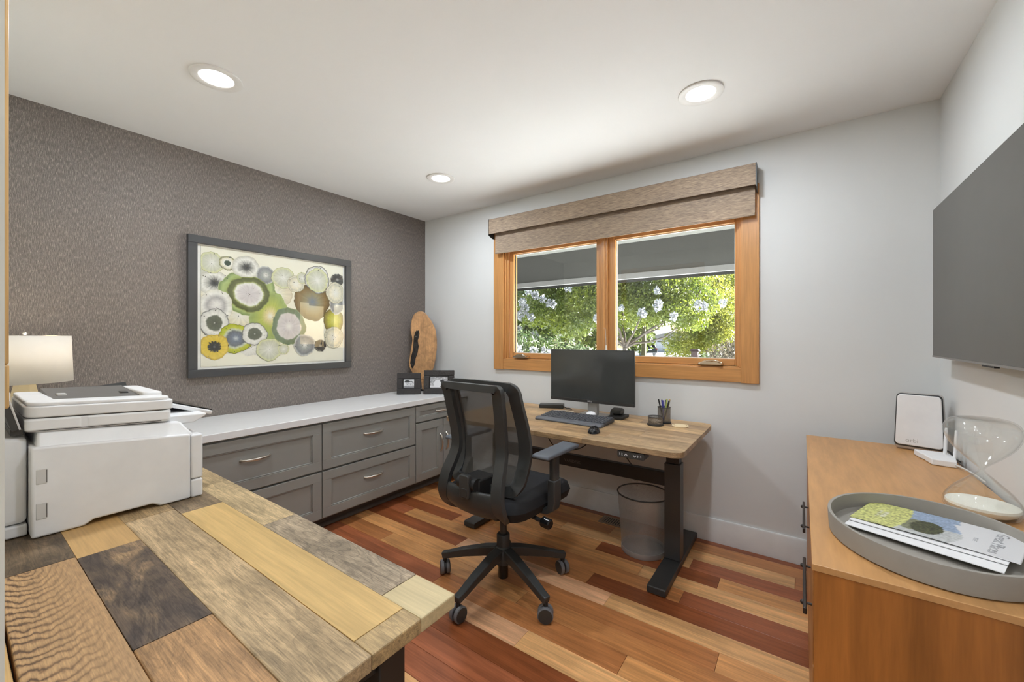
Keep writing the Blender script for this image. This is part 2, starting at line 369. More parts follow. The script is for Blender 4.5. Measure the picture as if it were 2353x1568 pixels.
# ------------------------------------------------------------------ window
win = struct(MB().box(WX0-.02, WX1+.02, .088, .104, WZ0-.01, WZ0+.02).box(WX0-.02, WX1+.02, .088, .104, WZ1-.03, WZ1+.01).build('window_1', win_wood_x, smooth=0), 'fir-framed casement window with two panes above the desk')
def wpart(name, b, mat=win_wood, bev=.002): return MB().box(*b).build(name, mat, win, bevel=bev)
wpart('side_casing', (.888, .99, -.022, -.0005, 1.005, 2.19)); wpart('side_casing', (2.775, 2.868, -.022, -.0005, 1.005, 2.19))
wpart('bottom_casing', (.99, 2.775, -.020, -.0005, 1.008, 1.095), win_wood_x); wpart('top_casing', (.99, 2.775, -.020, -.0005, 2.06, 2.185), win_wood_x)
wpart('jamb', (.986, 1.006, .0, .1, 1.095, 2.075)); wpart('jamb', (2.762, 2.782, .0, .1, 1.095, 2.075))
wpart('head_jamb', (1.006, 2.762, .0, .1, 2.052, 2.075), win_wood_x); wpart('sill_jamb', (1.006, 2.762, .0, .1, 1.085, 1.102), win_wood_x)
wpart('stop', (1.006, 1.022, .012, .03, 1.102, 2.052)); wpart('stop', (2.748, 2.762, .012, .03, 1.102, 2.052))
wpart('mullion', (1.868, 1.918, .004, .1, 1.102, 2.052)); wpart('mullion_bead', (1.885, 1.901, -.006, .01, 1.102, 2.052))
glass = thin_glass('window_glass', (.97, .985, .975), .8)
gasket = M('pale_gasket', A(214,212,206), .5); gask_d = M('dark_gasket', A(60,58,54), .6)
for gi, (a, b) in enumerate(((1.063, 1.822), (1.967, 2.736))):
    la = 1.022 if gi == 0 else 1.918; rb = 1.868 if gi == 0 else 2.748
    sa = MB().box(la+.001, a, .03, .085, 1.104, 2.05).build('sash_stile', win_wood, win, bevel=.003); MB().box(b, rb-.001, .03, .085, 1.104, 2.05).build('sash_stile', win_wood, win, bevel=.003)
    MB().box(a, b, .03, .085, 1.104, 1.146).build('sash_rail', win_wood_x, win, bevel=.003); MB().box(a, b, .03, .085, 1.99, 2.05).build('sash_rail', win_wood_x, win, bevel=.003)
    pane = MB().box(a, b, .06, .064, 1.146, 1.99).build('pane', glass, win, smooth=0)
    MB().box(a, a+.006, .052, .0595, 1.146, 1.99).build('gasket', gask_d if gi == 0 else gasket, pane); MB().box(b-.004, b, .052, .0595, 1.146, 1.99).build('gasket', gasket, pane)
    MB().box(a+.006, b-.004, .052, .0595, 1.983, 1.99).build('gasket', gasket, pane); MB().box(a+.006, b-.004, .052, .0595, 1.146, 1.150).build('gasket', gasket, pane)
    cx = 1.165 if gi == 0 else 2.605
    cr = MB().prism([(cx-.07,1.108),(cx+.07,1.108),(cx+.07,1.120),(cx+.04,1.131),(cx-.03,1.136),(cx-.055,1.124),(cx-.07,1.118)], 'y', -.03, .03).build('crank_housing', chrome, win, bevel=.004, seg=3)
    MB().sweep([(cx-.02,-.035,1.134),(cx+.03,-.037,1.138),(cx+.062,-.036,1.126)], .014, .008, up=(0,0,1)).build('crank_handle', chrome, cr, bevel=.003)
    MB().ball((cx+.066,-.036,1.122), .008).build('crank_knob', chrome, cr)

# roller blind
bl = thing('roller_blind', 'brown woven roller blind with fabric valance over the window', 'blind', (1.878, -.06, 1.994))
MB().prism([(-.101,2.16),(-.101,2.28),(-.096,2.286),(-.002,2.286),(-.002,2.276),(-.092,2.276),(-.092,2.16)], 'x', .897, 2.857).build('valance', blind_m, bl)
for xa in (.8925, 2.857): MB().prism([(-.102,2.150),(-.102,2.281),(-.096,2.288),(-.001,2.288),(-.001,2.13),(-.05,2.13),(-.09,2.145)], 'x', xa, xa+.005).build('end_cap', blk, bl)
MB().box(.935, 2.851, -.0605, -.0585, 2.0, 2.24).build('shade_cloth', blind_m, bl, smooth=0)
MB().lathe([(.026,.94),(.026,2.85)], 20, (0,-.034,2.225), axis='x').build('roll', blind_m, bl)
MB().box(.935, 2.851, -.066, -.053, 1.992, 2.012).build('hem_bar', blind_m, bl, bevel=.004)
MB().tube([(1.893,-.004,1.345),(1.905,-.02,1.348),(1.916,-.026,1.34),(1.921,-.026,1.21)], .0013, 6).build('pull_cord', M('cord_white', A(190,185,176)), bl)
MB().lathe([(.003,1.225),(.008,1.20),(.0085,1.188),(.004,1.183)], 12, (1.921,-.026,0)).build('pull_tassel', M('tassel_cream', A(215,208,196)), bl)

# ------------------------------------------------------------------ recessed ceiling lights
lens = M('lit_lens', (1, 1, .98), .5, emit=((1, .985, .95), 3.2))
def downlight(x, y, label):
    t = thing('recessed_light', label, 'ceiling light', (x, y, H), group='recessed ceiling lights')
    MB().lathe([(.099,H-.0005),(.0985,H-.006),(.092,H-.009),(.07,H-.006),(.066,H-.004),(.066,H-.0005)], 48, (x,y,0)).build('trim_ring', M('light_trim_white', A(214,213,210,1.25), .4), t)
    MB().lathe([(.0,H-.0025),(.066,H-.0025)], 48, (x,y,0), caps=False).build('lens', lens, t)
    d = bpy.data.lights.new('downlight', 'AREA'); d.shape = 'DISK'; d.size = .12; d.energy = DOWNLIGHT_W; d.color = (.84, .91, 1)
    a = bpy.data.objects.new('downlight', d); COL.objects.link(a); a.location = (x, y, H-.012); a.parent = None
    a.location = (0, 0, -.012); a.parent = t; return t
downlight(.945, -2.10, 'round recessed ceiling light above the printer desk')
downlight(2.682, -.722, 'round recessed ceiling light in front of the window, right side')
downlight(.93, -.70, 'round recessed ceiling light in the far corner by the wallpapered wall')
downlight(2.682, -2.09, 'round recessed ceiling light over the doorway end of the room')
downlight(2.2, YB-1.0, 'round recessed fill light added in the unseen hall, left of the doorway')  # added out of view to send fill light through the doorway
downlight(3.1, YB-1.0, 'round recessed fill light added in the unseen hall behind the doorway')  # second added hall light, fill only

# ------------------------------------------------------------------ built-in cabinets and countertop
def bow_pull(parent, c, L, axis, depth=.03):
    """arched bar pull in front of x=c[0], spanning axis"""
    pts = []
    for i in range(13):
        s = -1+2*i/12; d = depth*(1-s*s*.75)*(1 if abs(s) < .999 else .25)
        off = s*L/2
        pts.append((c[0]+d, c[1]+(off if axis == 'y' else 0), c[2]+(off if axis == 'z' else 0)))
    pts = [(c[0]-.001, pts[0][1], pts[0][2])]+pts+[(c[0]-.001, pts[-1][1], pts[-1][2])]
    return MB().tube(pts, .006, 10, rs=[.008]+[.0058+.0034*math.sin(PI*i/12) for i in range(13)]+[.008]).build('handle', nickel, parent)
def panel_front(t, name, y0, y1, z0, z1, x, fr=.058):
    g = .0035; y0 += g; y1 -= g; z0 += g; z1 -= g
    d = MB().box(x-.02, x-.009, y0, y1, z0, z1).build(name, cab_m, t, smooth=0)
    MB().box(x-.009, x, y0, y1, z1-fr, z1).build('rail', cab_m, d, bevel=.0012); MB().box(x-.009, x, y0, y1, z0, z0+fr).build('rail', cab_m, d, bevel=.0012)
    MB().box(x-.009, x, y0, y0+fr, z0+fr, z1-fr).build('stile', cab_m, d, bevel=.0012); MB().box(x-.009, x, y1-fr, y1, z0+fr, z1-fr).build('stile', cab_m, d, bevel=.0012)
    b = .008; X = x-.003
    mb = MB()
    ya, yb, za, zb = y0+fr, y1-fr, z0+fr, z1-fr
    mb.box(x-.009, X, ya, yb, zb-b, zb).box(x-.009, X, ya, yb, za, za+b).box(x-.009, X, ya, ya+b, za+b, zb-b).box(x-.009, X, yb-b, yb, za+b, zb-b)
    mb.build('bead', cab_m, d, bevel=.0025, seg=2)
    return d
FX = .563
def cabinet(name, label, y0, y1, kind):
    t = thing(name, label, 'cabinet', ((FX)/2, (y0+y1)/2, 0), group='grey built-in cabinets')
    MB().box(.002, FX-.021, y0+.001, y1-.001, .102, .734).build('body', cab_m, t, smooth=0)
    MB().box(.002, .425, y0+.001, y1-.001, 0.0005, .102).build('toe_kick', toe_m, t, smooth=0)
    MB().prism([(.4255,.0005),(.443,.0005),(.442,.010),(.436,.019),(.4255,.024)], 'y', y0+.001, y1-.001).build('shoe_moulding', shoe_m, t)
    yc = (y0+y1)/2
    if kind == 'drawers':
        for a, b in ((.422, .724), (.112, .416)):
            d = panel_front(t, 'drawer', y0, y1, a, b, FX); bow_pull(d, (FX-.006, yc, (a+b)/2+.025), .15, 'y')
    else:
        d = panel_front(t, 'drawer', y0, y1, .592, .724, FX, .038); bow_pull(d, (FX-.006, yc, .658), .15, 'y')
        for a, b, hy in ((y0, yc, yc-.035), (yc, y1, yc+.035)):
            d = panel_front(t, 'door', a, b, .112, .586, FX); bow_pull(d, (FX-.001, hy, .385), .145, 'z')
    return t
cabinet('drawer_cabinet', 'grey two-drawer cabinet mostly hidden behind the printer', YB+.002, -2.172, 'drawers')
cabinet('drawer_cabinet', 'grey two-drawer cabinet partly hidden by the corner of the printer desk', -2.172, -1.392, 'drawers')
cabinet('drawer_cabinet', 'grey two-drawer cabinet fully in view between printer desk and chair', -1.392, -.614, 'drawers')
cabinet('door_cabinet', 'grey cabinet with one drawer over two doors behind the office chair', -.614, -.002, 'doors')
tag(MB().box(.001, .572, YB+.001, -.001, .7345, .775).build('countertop', quartz, bevel=.003), 'long white quartz countertop on the grey cabinets', 'countertop')

# ------------------------------------------------------------------ framed artwork on the wallpaper wall
art = thing('framed_print', 'large dark-framed print of green, grey and yellow agate rounds', 'picture', (.0, -1.39, 1.03))
fm = M('charcoal_frame', A(68,69,71,1.0), .4)
y0, y1, z0, z1, fw = -1.942, -.841, 1.031, 1.913, .048
MB().box(.001, .034, y0, y1, z1-fw, z1).build('frame_rail', fm, art, bevel=.002); MB().box(.001, .034, y0, y1, z0, z0+fw).build('frame_rail', fm, art, bevel=.002)
MB().box(.001, .034, y0, y0+fw, z0+fw, z1-fw).build('frame_stile', fm, art, bevel=.002); MB().box(.001, .034, y1-fw, y1, z0+fw, z1-fw).build('frame_stile', fm, art, bevel=.002)
MB().box(.002, .010, y0+fw-.004, y1-fw+.004, z0+fw-.004, z1-fw+.004).build('mat_board', M('mat_board_white', A(222,221,218)), art, smooth=0)
mb = MB(); cols = []
def quadc(x, ya, yb, za, zb, c): mb.add([(x,ya,za),(x,yb,za),(x,yb,zb),(x,ya,zb)], [(0,1,2,3)]); cols.extend([c]*4)
py0, py1, pz0, pz1 = -1.872, -.905, 1.094, 1.857
quadc(.0125, py0, py1, pz0, pz1, A(226,223,208,1.1))
mb.box(.0101, .0124, py0, py1, pz0, pz1); cols.extend([A(226,223,208,1.1)]*8)
c_ = lambda *a: A(*a, k=1.05)
cream, pale, grey, dgrey, olive, green, lime, yel, dk, lav, brown, blue, ygr = c_(218,212,190), c_(206,206,196), c_(160,162,160), c_(96,98,98), c_(108,112,70), c_(150,166,96), c_(186,190,70), c_(214,186,72), c_(52,56,58), c_(198,192,194), c_(132,108,66), c_(120,130,146), c_(206,208,160)
wht = c_(226,225,220)
styles = {
 'pale': [(0, wht), (.3, pale), (.75, c_(194,195,176)), (.96, ygr), (1, c_(120,118,92))], 'ring': [(0, c_(58,72,66)), (.35, c_(70,86,72)), (.42, wht), (.75, cream), (.93, c_(150,150,110)), (1, c_(110,108,80))],
 'speck': [(0, dk), (.22, c_(84,84,84)), (.45, c_(176,175,170)), (.7, wht), (1, c_(190,188,176))], 'greyc': [(0, wht), (.35, grey), (.8, c_(130,132,136)), (1, c_(200,200,196))],
 'big': [(0, lav), (.45, c_(205,199,200)), (.62, wht), (.68, c_(170,176,120)), (.74, olive), (.93, c_(86,92,52)), (1, c_(150,160,90))], 'halo': [(0, green), (.7, green), (.85, c_(168,184,120)), (.97, c_(120,140,90)), (1, c_(190,196,150))],
 'glow': [(0, wht), (.22, c_(214,212,210)), (.5, c_(172,170,170)), (.75, wht), (.95, c_(218,216,206)), (1, c_(200,196,180))], 'eye': [(0, c_(196,198,192)), (.08, c_(92,96,84)), (.5, c_(104,108,96)), (.6, wht), (.9, c_(208,208,204)), (1, c_(70,68,66))],
 'lime': [(0, c_(196,200,206)), (.2, blue), (.5, c_(112,116,122)), (.62, c_(190,196,180)), (.75, lime), (.95, c_(170,176,48)), (1, c_(72,74,40))], 'sun': [(0, c_(120,122,134)), (.12, dk), (.4, c_(66,68,66)), (.48, yel), (.85, c_(216,192,90)), (1, c_(190,160,70))],
 'cream': [(0, wht), (.5, cream), (.9, c_(210,202,180)), (1, c_(196,186,158))], 'leaf': [(0, wht), (.2, c_(214,200,150)), (.45, c_(176,184,90)), (.85, green), (1, c_(160,176,112))],
 'oval': [(0, wht), (.3, lav), (.68, c_(206,200,198)), (.74, c_(120,134,110)), (.95, c_(110,126,98)), (1, c_(150,160,120))], 'brown': [(0, blue), (.4, c_(150,140,110)), (.75, brown), (1, c_(96,80,50))],
 'dark': [(0, grey), (.3, dk), (.9, c_(70,70,68)), (1, c_(140,140,134))], 'tick': [(0, wht), (.6, cream), (.8, c_(190,188,172)), (.9, cream), (1, c_(150,148,128))], 'white': [(0, wht), (1, c_(216,214,206))], 'yg': [(0, c_(214,212,120)), (.5, c_(184,182,70)), (.9, c_(130,116,60)), (1, c_(90,84,50))]}
blobs = [(-1.86,1.67,.045,.041,'pale'),(-1.845,1.559,.05,.042,'cream'),(-1.427,1.589,.1,.085,'cream'),(-1.653,1.429,.13,.096,'cream'),(-1.592,1.205,.06,.045,'white'),(-1.798,1.628,.085,.067,'speck'),(-1.599,1.585,.15,.135,'halo'),
 (-1.16,1.552,.12,.125,'brown'),(-.985,1.413,.075,.089,'yg'),(-.96,1.54,.052,.067,'greyc'),(-1.464,1.43,.115,.15,'leaf'),(-1.335,1.361,.105,.12,'oval'),(-1.813,1.757,.058,.06,'pale'),(-1.727,1.766,.042,.04,'ring'),(-1.616,1.753,.075,.067,'speck'),  # brown round with blue-grey centre also paints the window's reflection in the glass
 (-1.494,1.715,.055,.055,'greyc'),(-1.374,1.71,.07,.068,'pale'),(-1.286,1.675,.055,.053,'tick'),(-1.237,1.726,.036,.038,'pale'),(-1.121,1.727,.085,.094,'eye'),(-1.121,1.72,.075,.082,'pale'),(-.955,1.745,.048,.041,'dark'),(-.973,1.636,.066,.076,'tick'),
 (-1.599,1.574,.115,.106,'big'),(-1.79,1.486,.082,.089,'glow'),(-1.80,1.372,.07,.082,'eye'),(-1.679,1.273,.09,.085,'lime'),(-1.80,1.22,.07,.071,'sun'),(-1.565,1.303,.07,.068,'eye'),(-1.472,1.194,.072,.07,'pale'),(-1.374,1.195,.035,.033,'pale'),(-1.22,1.221,.07,.071,'greyc'),(-1.098,1.215,.04,.039,'dark'),(-.985,1.279,.07,.076,'tick')]
for bi, (yc, zc, ry, rz, st) in enumerate(blobs):
    ry *= 1.16; rz *= 1.14
    ph = [random.uniform(0, 6.28) for _ in range(6)]; N = 56; stops = styles[st]; x = .0128+bi*.00009; b = len(mb.v)
    rad = lambda a: 1+.03*math.sin(3*a+ph[0])+.025*math.sin(5*a+ph[1])+.02*math.sin(11*a+ph[2])+.018*math.sin(23*a+ph[3])
    vs = [(x, yc, zc)]; cols.append(stops[0][1])
    for k, (fr_, c) in enumerate(stops[1:]):
        for i in range(N):
            a = 2*PI*i/N; q = fr_*(rad(a) if k > 0 else 1+.08*math.sin(7*a+ph[4]))
            if st in ('speck', 'dark', 'sun') and k < 2: q *= random.uniform(.7, 1.3)
            vs.append((x, min(max(yc+ry*q*math.cos(a), py0), py1), min(max(zc+rz*q*math.sin(a), pz0), pz1)))
            j = random.uniform(.9, 1.1); cols.append(tuple(min(.95, t*j) for t in c))
    fs = [(0, 1+i, 1+(i+1) % N) for i in range(N)]
    for k in range(len(stops)-2): fs += [(1+k*N+i, 1+(k+1)*N+i, 1+(k+1)*N+(i+1) % N, 1+k*N+(i+1) % N) for i in range(N)]
    mb.add(vs, fs)
for _ in range(230):   # ink specks
    bq = random.choice(blobs); a = random.uniform(0, 6.28); q = random.choice([random.uniform(.92, 1.12), random.uniform(.95, 1.15), random.uniform(0, .35)])
    yy = bq[0]+bq[2]*q*math.cos(a); zz = bq[1]+bq[3]*q*math.sin(a); r = random.uniform(.001, .0035)
    if not (py0+.01 < yy < py1-.01 and pz0+.01 < zz < pz1-.01): continue
    mb.add([(.0162, yy+r*math.cos(t)*random.uniform(.6,1.6), zz+r*math.sin(t)) for t in (0,1.05,2.1,3.14,4.2,5.2)], [(0,1,2,3,4,5)]); cols.extend([random.choice([dk, dgrey, c_(84,80,60)])]*6)
mb.c = cols; mb.build('print', pm_print, art, smooth=0)
MB().box(.022, .0235, y0+fw-.003, y1-fw+.003, z0+fw-.003, z1-fw+.003).build('glazing', thin_glass('picture_glass', (.98,.985,.98), .55), art, smooth=0)

# ------------------------------------------------------------------ burl sculpture and photo frames on the counter
sc_ = thing('wood_sculpture', 'tall live-edge burl wood slab with black hollow, in the corner', 'sculpture', (.17, -.17, .775), 0.62)
ol = [(.0,.10),(.045,.14),(.085,.20),(.105,.28),(.118,.37),(.122,.45),(.112,.55),(.10,.60),(.07,.655),(.03,.71),(-.0,.745),(-.045,.75),(-.085,.73),(-.108,.69),(-.12,.64),(-.125,.57),(-.108,.50),(-.11,.44),(-.125,.38),(-.135,.30),(-.138,.24),(-.12,.19),(-.085,.14),(-.045,.11)]
pts = []
for i in range(len(ol)):
    a, b = ol[i-1], ol[i]; pts.append(((a[0]*3+b[0])/4+random.uniform(-.002,.002), (a[1]*3+b[1])/4)); pts.append(((a[0]+b[0]*3)/4, (a[1]+b[1]*3)/4+random.uniform(-.002,.002)))
pts.reverse()
MB().prism(pts, 'y', -.02, .02).build('slab', burl, sc_, local=True, bevel=.008, seg=3)
hol = [(-.075,.60),(-.045,.61),(-.038,.575),(-.055,.51),(-.045,.46),(-.055,.40),(-.075,.34),(-.085,.28),(-.105,.25),(-.125,.30),(-.118,.36),(-.10,.42),(-.095,.48),(-.09,.55)]
hl = MB().prism([(a, b-.04) for a, b in hol], 'y', -.026, -.018).build('hollow', M('charred_black', A(30,27,26), .25, bump=(60, .6, .006)), sc_, local=True, bevel=.004)
for k, (lx_, lz_) in enumerate(((-.062,.545),(-.072,.49),(-.074,.435),(-.08,.385),(-.092,.33),(-.098,.28),(-.108,.24))): MB().ball((lx_, -.025, lz_), random.uniform(.007,.012), .005, random.uniform(.018,.03)).build('bark_lump', hl.data.materials[0], hl, local=True)
MB().prism([(-.012,.0),(.012,.0),(.03,.14),(-.03,.14)], 'y', -.014, .014).build('stem', burl, sc_, local=True, bevel=.003)
MB().box(-.06, .06, -.04, .04, 0, .014).build('base', blk_gl, sc_, local=True, bevel=.002)
blkwood = M('carved_black_wood', A(44,41,40), .4, bump=(70, .8, .006))
def photo_frame(label, p0, p1, h, fw, photo):
    p0 = Vector((*p0, .775)); p1 = Vector((*p1, .775)); w = (p1-p0).length; ang = math.atan2(p1.y-p0.y, p1.x-p0.x)
    t = thing('photo_frame', label, 'photo frame', tuple((p0+p1)/2), ang)
    tilt = Matrix.Rotation(math.radians(-7), 4, 'X')   # leans back on its easel leg
    def fb(name, x0, x1, z0, z1, y0=-.012, y1=.01, mat=blkwood, bev=.004): return MB().box(x0, x1, y0, y1, z0, z1).xf(tilt).build(name, mat, t, local=True, bevel=bev)
    fb('frame_rail', -w/2, w/2, h-fw, h); fb('frame_rail', -w/2, w/2, .001, fw); fb('frame_stile', -w/2, -w/2+fw, fw, h-fw); fb('frame_stile', w/2-fw, w/2, fw, h-fw)
    fi = fw+.008
    fb('inner_liner', -w/2+fw-.002, w/2-fw+.002, fw-.002, h-fw+.002, -.004, .008, M('frame_liner_black', A(34,33,34), .35), .0)
    mb = MB(); nx, nz = 40, 34
    fx0, fx1, fz0, fz1 = -w/2+fi, w/2-fi, fi, h-fi
    mb.grid(lambda u, v: (fx0+(fx1-fx0)*u, -.0048, fz0+(fz1-fz0)*v), nx, nz)
    mb.c = [photo(i/nx, j/nz) for i in range(nx+1) for j in range(nz+1)]
    mb.xf(tilt).build('photo', pm_print, t, local=True, smooth=0)
    MB().hexa([(-.03,.09,0),(.03,.09,0),(.03,.095,0),(-.03,.095,0)], [(-.025,.028,h*.7),(.025,.028,h*.7),(.025,.033,h*.7),(-.025,.033,h*.7)]).build('easel_leg', blk2, t, local=True)
def g(v): return S(v, v, v*1.01)
def ell(u, v, cu, cv, ru, rv): return ((u-cu)/ru)**2+((v-cv)/rv)**2 < 1
def photo_a(u, v):
    if ell(u, v, .33, .72, .26, .2) and v > .62: return g(60)
    if ell(u, v, .36, .52, .2, .24): return g(205 if not (ell(u, v, .3, .55, .03, .03) or ell(u, v, .43, .55, .03, .03) or ell(u, v, .36, .4, .07, .03)) else 90)
    if ell(u, v, .68, .45, .2, .26): return g(212 if not (ell(u, v, .62, .5, .03, .03) or ell(u, v, .74, .5, .03, .03) or ell(u, v, .68, .35, .07, .03)) else 90)
    if ell(u, v, .68, .52, .26, .3): return g(70+60*random.random())
    if v < .25: return g(120+50*random.random())
    return g(222)
def photo_b(u, v):
    if ell(u, v, .42, .82, .075, .11): return g(195)
    if ell(u, v, .42, .84, .095, .14): return g(110)
    if ell(u, v, .64, .8, .07, .11): return g(190)
    if ell(u, v, .64, .84, .09, .12): return g(120)
    if ell(u, v, .42, .32, .2, .42): return g(228)
    if ell(u, v, .68, .36, .16, .38): return g(62)
    if v < .1: return g(225)
    return g(110+120*random.random())
photo_frame('small black carved photo frame with two smiling faces, on the counter', (.172,-.488), (.322,-.347), .188, .05, photo_a)
photo_frame('wider black carved photo frame showing a couple, behind the chair back', (.344,-.335), (.562,-.176), .212, .05, photo_b)

# ------------------------------------------------------------------ table lamp on the counter
lp = thing('table_lamp', 'table lamp with white drum shade and faceted cream base', 'lamp', (.29, -2.6, .775))
lx, ly = .29, -2.6
lb = M('cream_facet_ceramic', A(214,200,166,1.15), .4)
MB().lathe([(.062,.7755),(.075,.80),(.095,.86),(.10,.93),(.078,.985),(.05,1.005),(.045,1.01),(.034,1.07),(.03,1.10)], 7, (lx,ly,0), a0=.3).build('base', lb, lp, smooth=0)
sh = MB().lathe([(.146,1.083),(.139,1.29)], 64, (lx,ly,0), caps=False).build('shade', None or M('linen_shade', A(236,233,226,1.2), .8), lp, solid=.0015)
nt = MATS['linen_shade'].node_tree; pb = nt.nodes['Principled BSDF']; tl = nt.nodes.new('ShaderNodeBsdfTranslucent'); tl.inputs[0].default_value = (.85,.8,.7,1); mx = nt.nodes.new('ShaderNodeMixShader'); mx.inputs[0].default_value = .45
nt.links.new(pb.outputs[0], mx.inputs[1]); nt.links.new(tl.outputs[0], mx.inputs[2]); nt.links.new(mx.outputs[0], nt.nodes['Material Output'].inputs[0])
MB().tube([(lx+.1385*math.cos(a), ly+.1385*math.sin(a), 1.289) for a in np.linspace(0, 2*PI, 49)[:-1]], .0018, 6, True).build('shade_ring', nickel, lp)
MB().cyl((lx,ly,1.10), (lx,ly,1.30), .004, 10).lathe([(.002,1.29),(.008,1.297),(.006,1.305),(.0,1.309)], 12, (lx,ly,0)).build('finial_rod', nickel, lp)
MB().box(lx-.137, lx+.137, ly-.0015, ly+.0015, 1.283, 1.286).build('spider', nickel, lp)
blb = MB().ball((lx,ly,1.19), .028, .028, .035).build('bulb', M('lamp_bulb', (1,.95,.85), .5, emit=((1,.88,.7), 3)), lp)
d = bpy.data.lights.new('lamp_bulb_light', 'POINT'); d.energy = .95; d.color = (1, .88, .74); d.shadow_soft_size = .035
a = bpy.data.objects.new('lamp_bulb_light', d); COL.objects.link(a); a.parent = lp; a.location = (0, 0, 1.24-.775)

# ------------------------------------------------------------------ printer desk (foreground)
pd = thing('printer_desk', 'reclaimed-plank desk with dark steel legs in the foreground', 'desk', (1.55, -2.46, 0))
DT = .74; TH = .03; dx0 = .60; dx1 = 2.475
B = [-2.181, -2.275, -2.385, -2.503, -2.62, -2.742]
PL = [[(1.3, A(176,152,114), desk_wood), (1.807, A(186,162,122), desk_wood), (2.353, A(160,142,118), desk_worn), (dx1, A(188,170,130), desk_fade)],
      [(1.1, A(145,120,86), desk_wood), (1.52, A(132,112,86), desk_worn), (2.421, A(190,158,102), desk_fade), (dx1, A(172,146,104), desk_wood)],
      [(1.2, A(160,134,98), desk_wood), (1.46, A(168,142,104), desk_wood), (2.475, A(182,156,118), desk_wood)],
      [(1.1, A(152,124,86), desk_wood), (1.627, A(180,144,92), desk_fade), (2.128, A(116,96,76), desk_smoky), (dx1, A(176,136,92), desk_wood)],
      [(1.1, A(126,104,76), desk_wood), (1.61, A(110,92,70), desk_worn), (dx1, A(200,160,110), desk_ring)]]
tp = MB().box(dx0+.01, dx1-.01, B[5]+.008, B[0]-.008, DT-TH, DT-.006).build('core_board', A and wood('board_edge_wood', A(170,144,104), 'X', .5), pd, smooth=0)
for r in range(5):
    x = dx0
    for xe, c, mt in PL[r]:
        MB().box(x+.0002, xe-.0002, B[r+1]+.0002, B[r]-.0002, DT-TH+.0005, DT).build('plank', mt, tp, center=True, smooth=0, color=c, bevel=.0006 if xe < dx1 else .003, seg=2); x = xe
for (x0, x1, y0, y1) in ((2.385, 2.44, -2.345, -2.285), (2.385, 2.44, -2.70, -2.64), (.66, .715, -2.345, -2.285), (.66, .715, -2.70, -2.64)):
    MB().box(x0, x1, y0, y1, .0005, DT-TH).build('leg', bar_metal, pd, bevel=.003)
for xa in (2.395, .67): MB().box(xa, xa+.035, -2.64, -2.345, DT-TH-.05, DT-TH-.002).build('end_rail', bar_metal, pd, bevel=.002)
MB().box(.715, 2.385, -2.52, -2.48, DT-TH-.05, DT-TH-.002).build('long_rail', bar_metal, pd, bevel=.002)

# ------------------------------------------------------------------ printer
pr = thing('office_printer', 'bulky white multifunction printer on the plank desk', 'printer', (1.2, -2.48, DT))
X0, X1 = .985, 1.40
body = [(-2.674,.742),(-2.674,.986),(-2.62,.983),(-2.36,.960),(-2.326,.956),(-2.326,.742),(-2.405,.742),(-2.425,.754),(-2.555,.754),(-2.575,.742)]
bo = MB().prism(body, 'x', X0, X1).build('body', wh_pl, pr, bevel=.006, seg=4)
for z0, z1 in ((.885, .927), (.79, .835)):
    hr = MB().box(X1-.006, X1+.0012, -2.666, -2.645, z0, z1).build('hinge_recess', wh_pl2, bo, bevel=.002); MB().box(X1+.001, X1+.0016, -2.6475, -2.6455, z0+.004, z1-.004).build('hinge_slit', gr_pl, bo)
MB().hexa([(X0+.01,-2.664,.978),(X1-.008,-2.664,.978),(X1-.008,-2.312,.948),(X0+.01,-2.312,.948)], [(X0+.02,-2.66,1.024),(1.372-.006,-2.66,1.024),(1.372-.006,-2.345,.998),(X0+.02,-2.345,.998)]).build('top_deck', wh_pl, pr, bevel=.006, seg=3)
MB().box(X0+.005, X1-.002, -2.3245, -2.291, .803, .952).build('front_panel', wh_pl, pr, bevel=.006, seg=3)
MB().box(X0+.005, X1-.002, -2.3245, -2.291, .7405, .801).build('paper_drawer', wh_pl, pr, bevel=.006, seg=3)
rp = MB().prism([(-2.6765,.775),(-2.6765,1.008),(-2.735,1.016),(-2.738,.79),(-2.728,.775)], 'x', X0+.02, 1.345).build('rear_panel', wh_pl, pr, bevel=.012, seg=4)
MB().prism([(-2.6765,.7425),(-2.6765,.773),(-2.728,.773),(-2.716,.7425)], 'x', X0+.02, 1.352).build('rear_foot', wh_pl, pr, bevel=.004)
# scanner block, stacked slightly inset
SX1 = 1.372
SHR = Matrix(((1,0,0,0),(0,1,0,0),(0,-.06,1,-.06*2.68),(0,0,0,1)))   # the scanner slopes down towards the front
def sp(pts, z0, z1, name, mat, par=pr, **k): return MB().prism(pts, 'z', z0, z1).xf(SHR).build(name, mat, par, **k)
s1 = sp(rrect(X0+.01, SX1, -2.682, -2.366, .03), 1.024, 1.061, 'scanner_base', wh_pl, bevel=.004, seg=3)
for nm, (ya, yb) in (('hinge_cover', (-2.683, -2.572)), ('side_cover', (-2.5705, -2.372))): sp(rrect(SX1-.05, SX1+.002, ya, yb, .012), 1.029, 1.058, nm, wh_pl, s1, bevel=.003)
sp(rrect(X0+.02, SX1+.0008, -2.6815, -2.3735, .03), 1.0265, 1.0285, 'seam', dk_pl, s1, smooth=0)
sp(rrect(X0+.012, SX1-.002, -2.681, -2.369, .03), 1.0605, 1.064, 'seam', dk_pl, smooth=0)
sp(rrect(X0+.01, SX1+.001, -2.684, -2.36, .034), 1.0635, 1.094, 'feeder_lid', wh_pl, bevel=.004, seg=3)
fr_ = MB()
fr_.prism(rrect(1.29, SX1-.004, -2.68, -2.37, .03), 'z', 1.0935, 1.105); fr_.prism(rrect(X0+.015, 1.302, -2.68, -2.62, .02), 'z', 1.0935, 1.105); fr_.prism(rrect(X0+.015, 1.302, -2.425, -2.375, .016), 'z', 1.0935, 1.116)
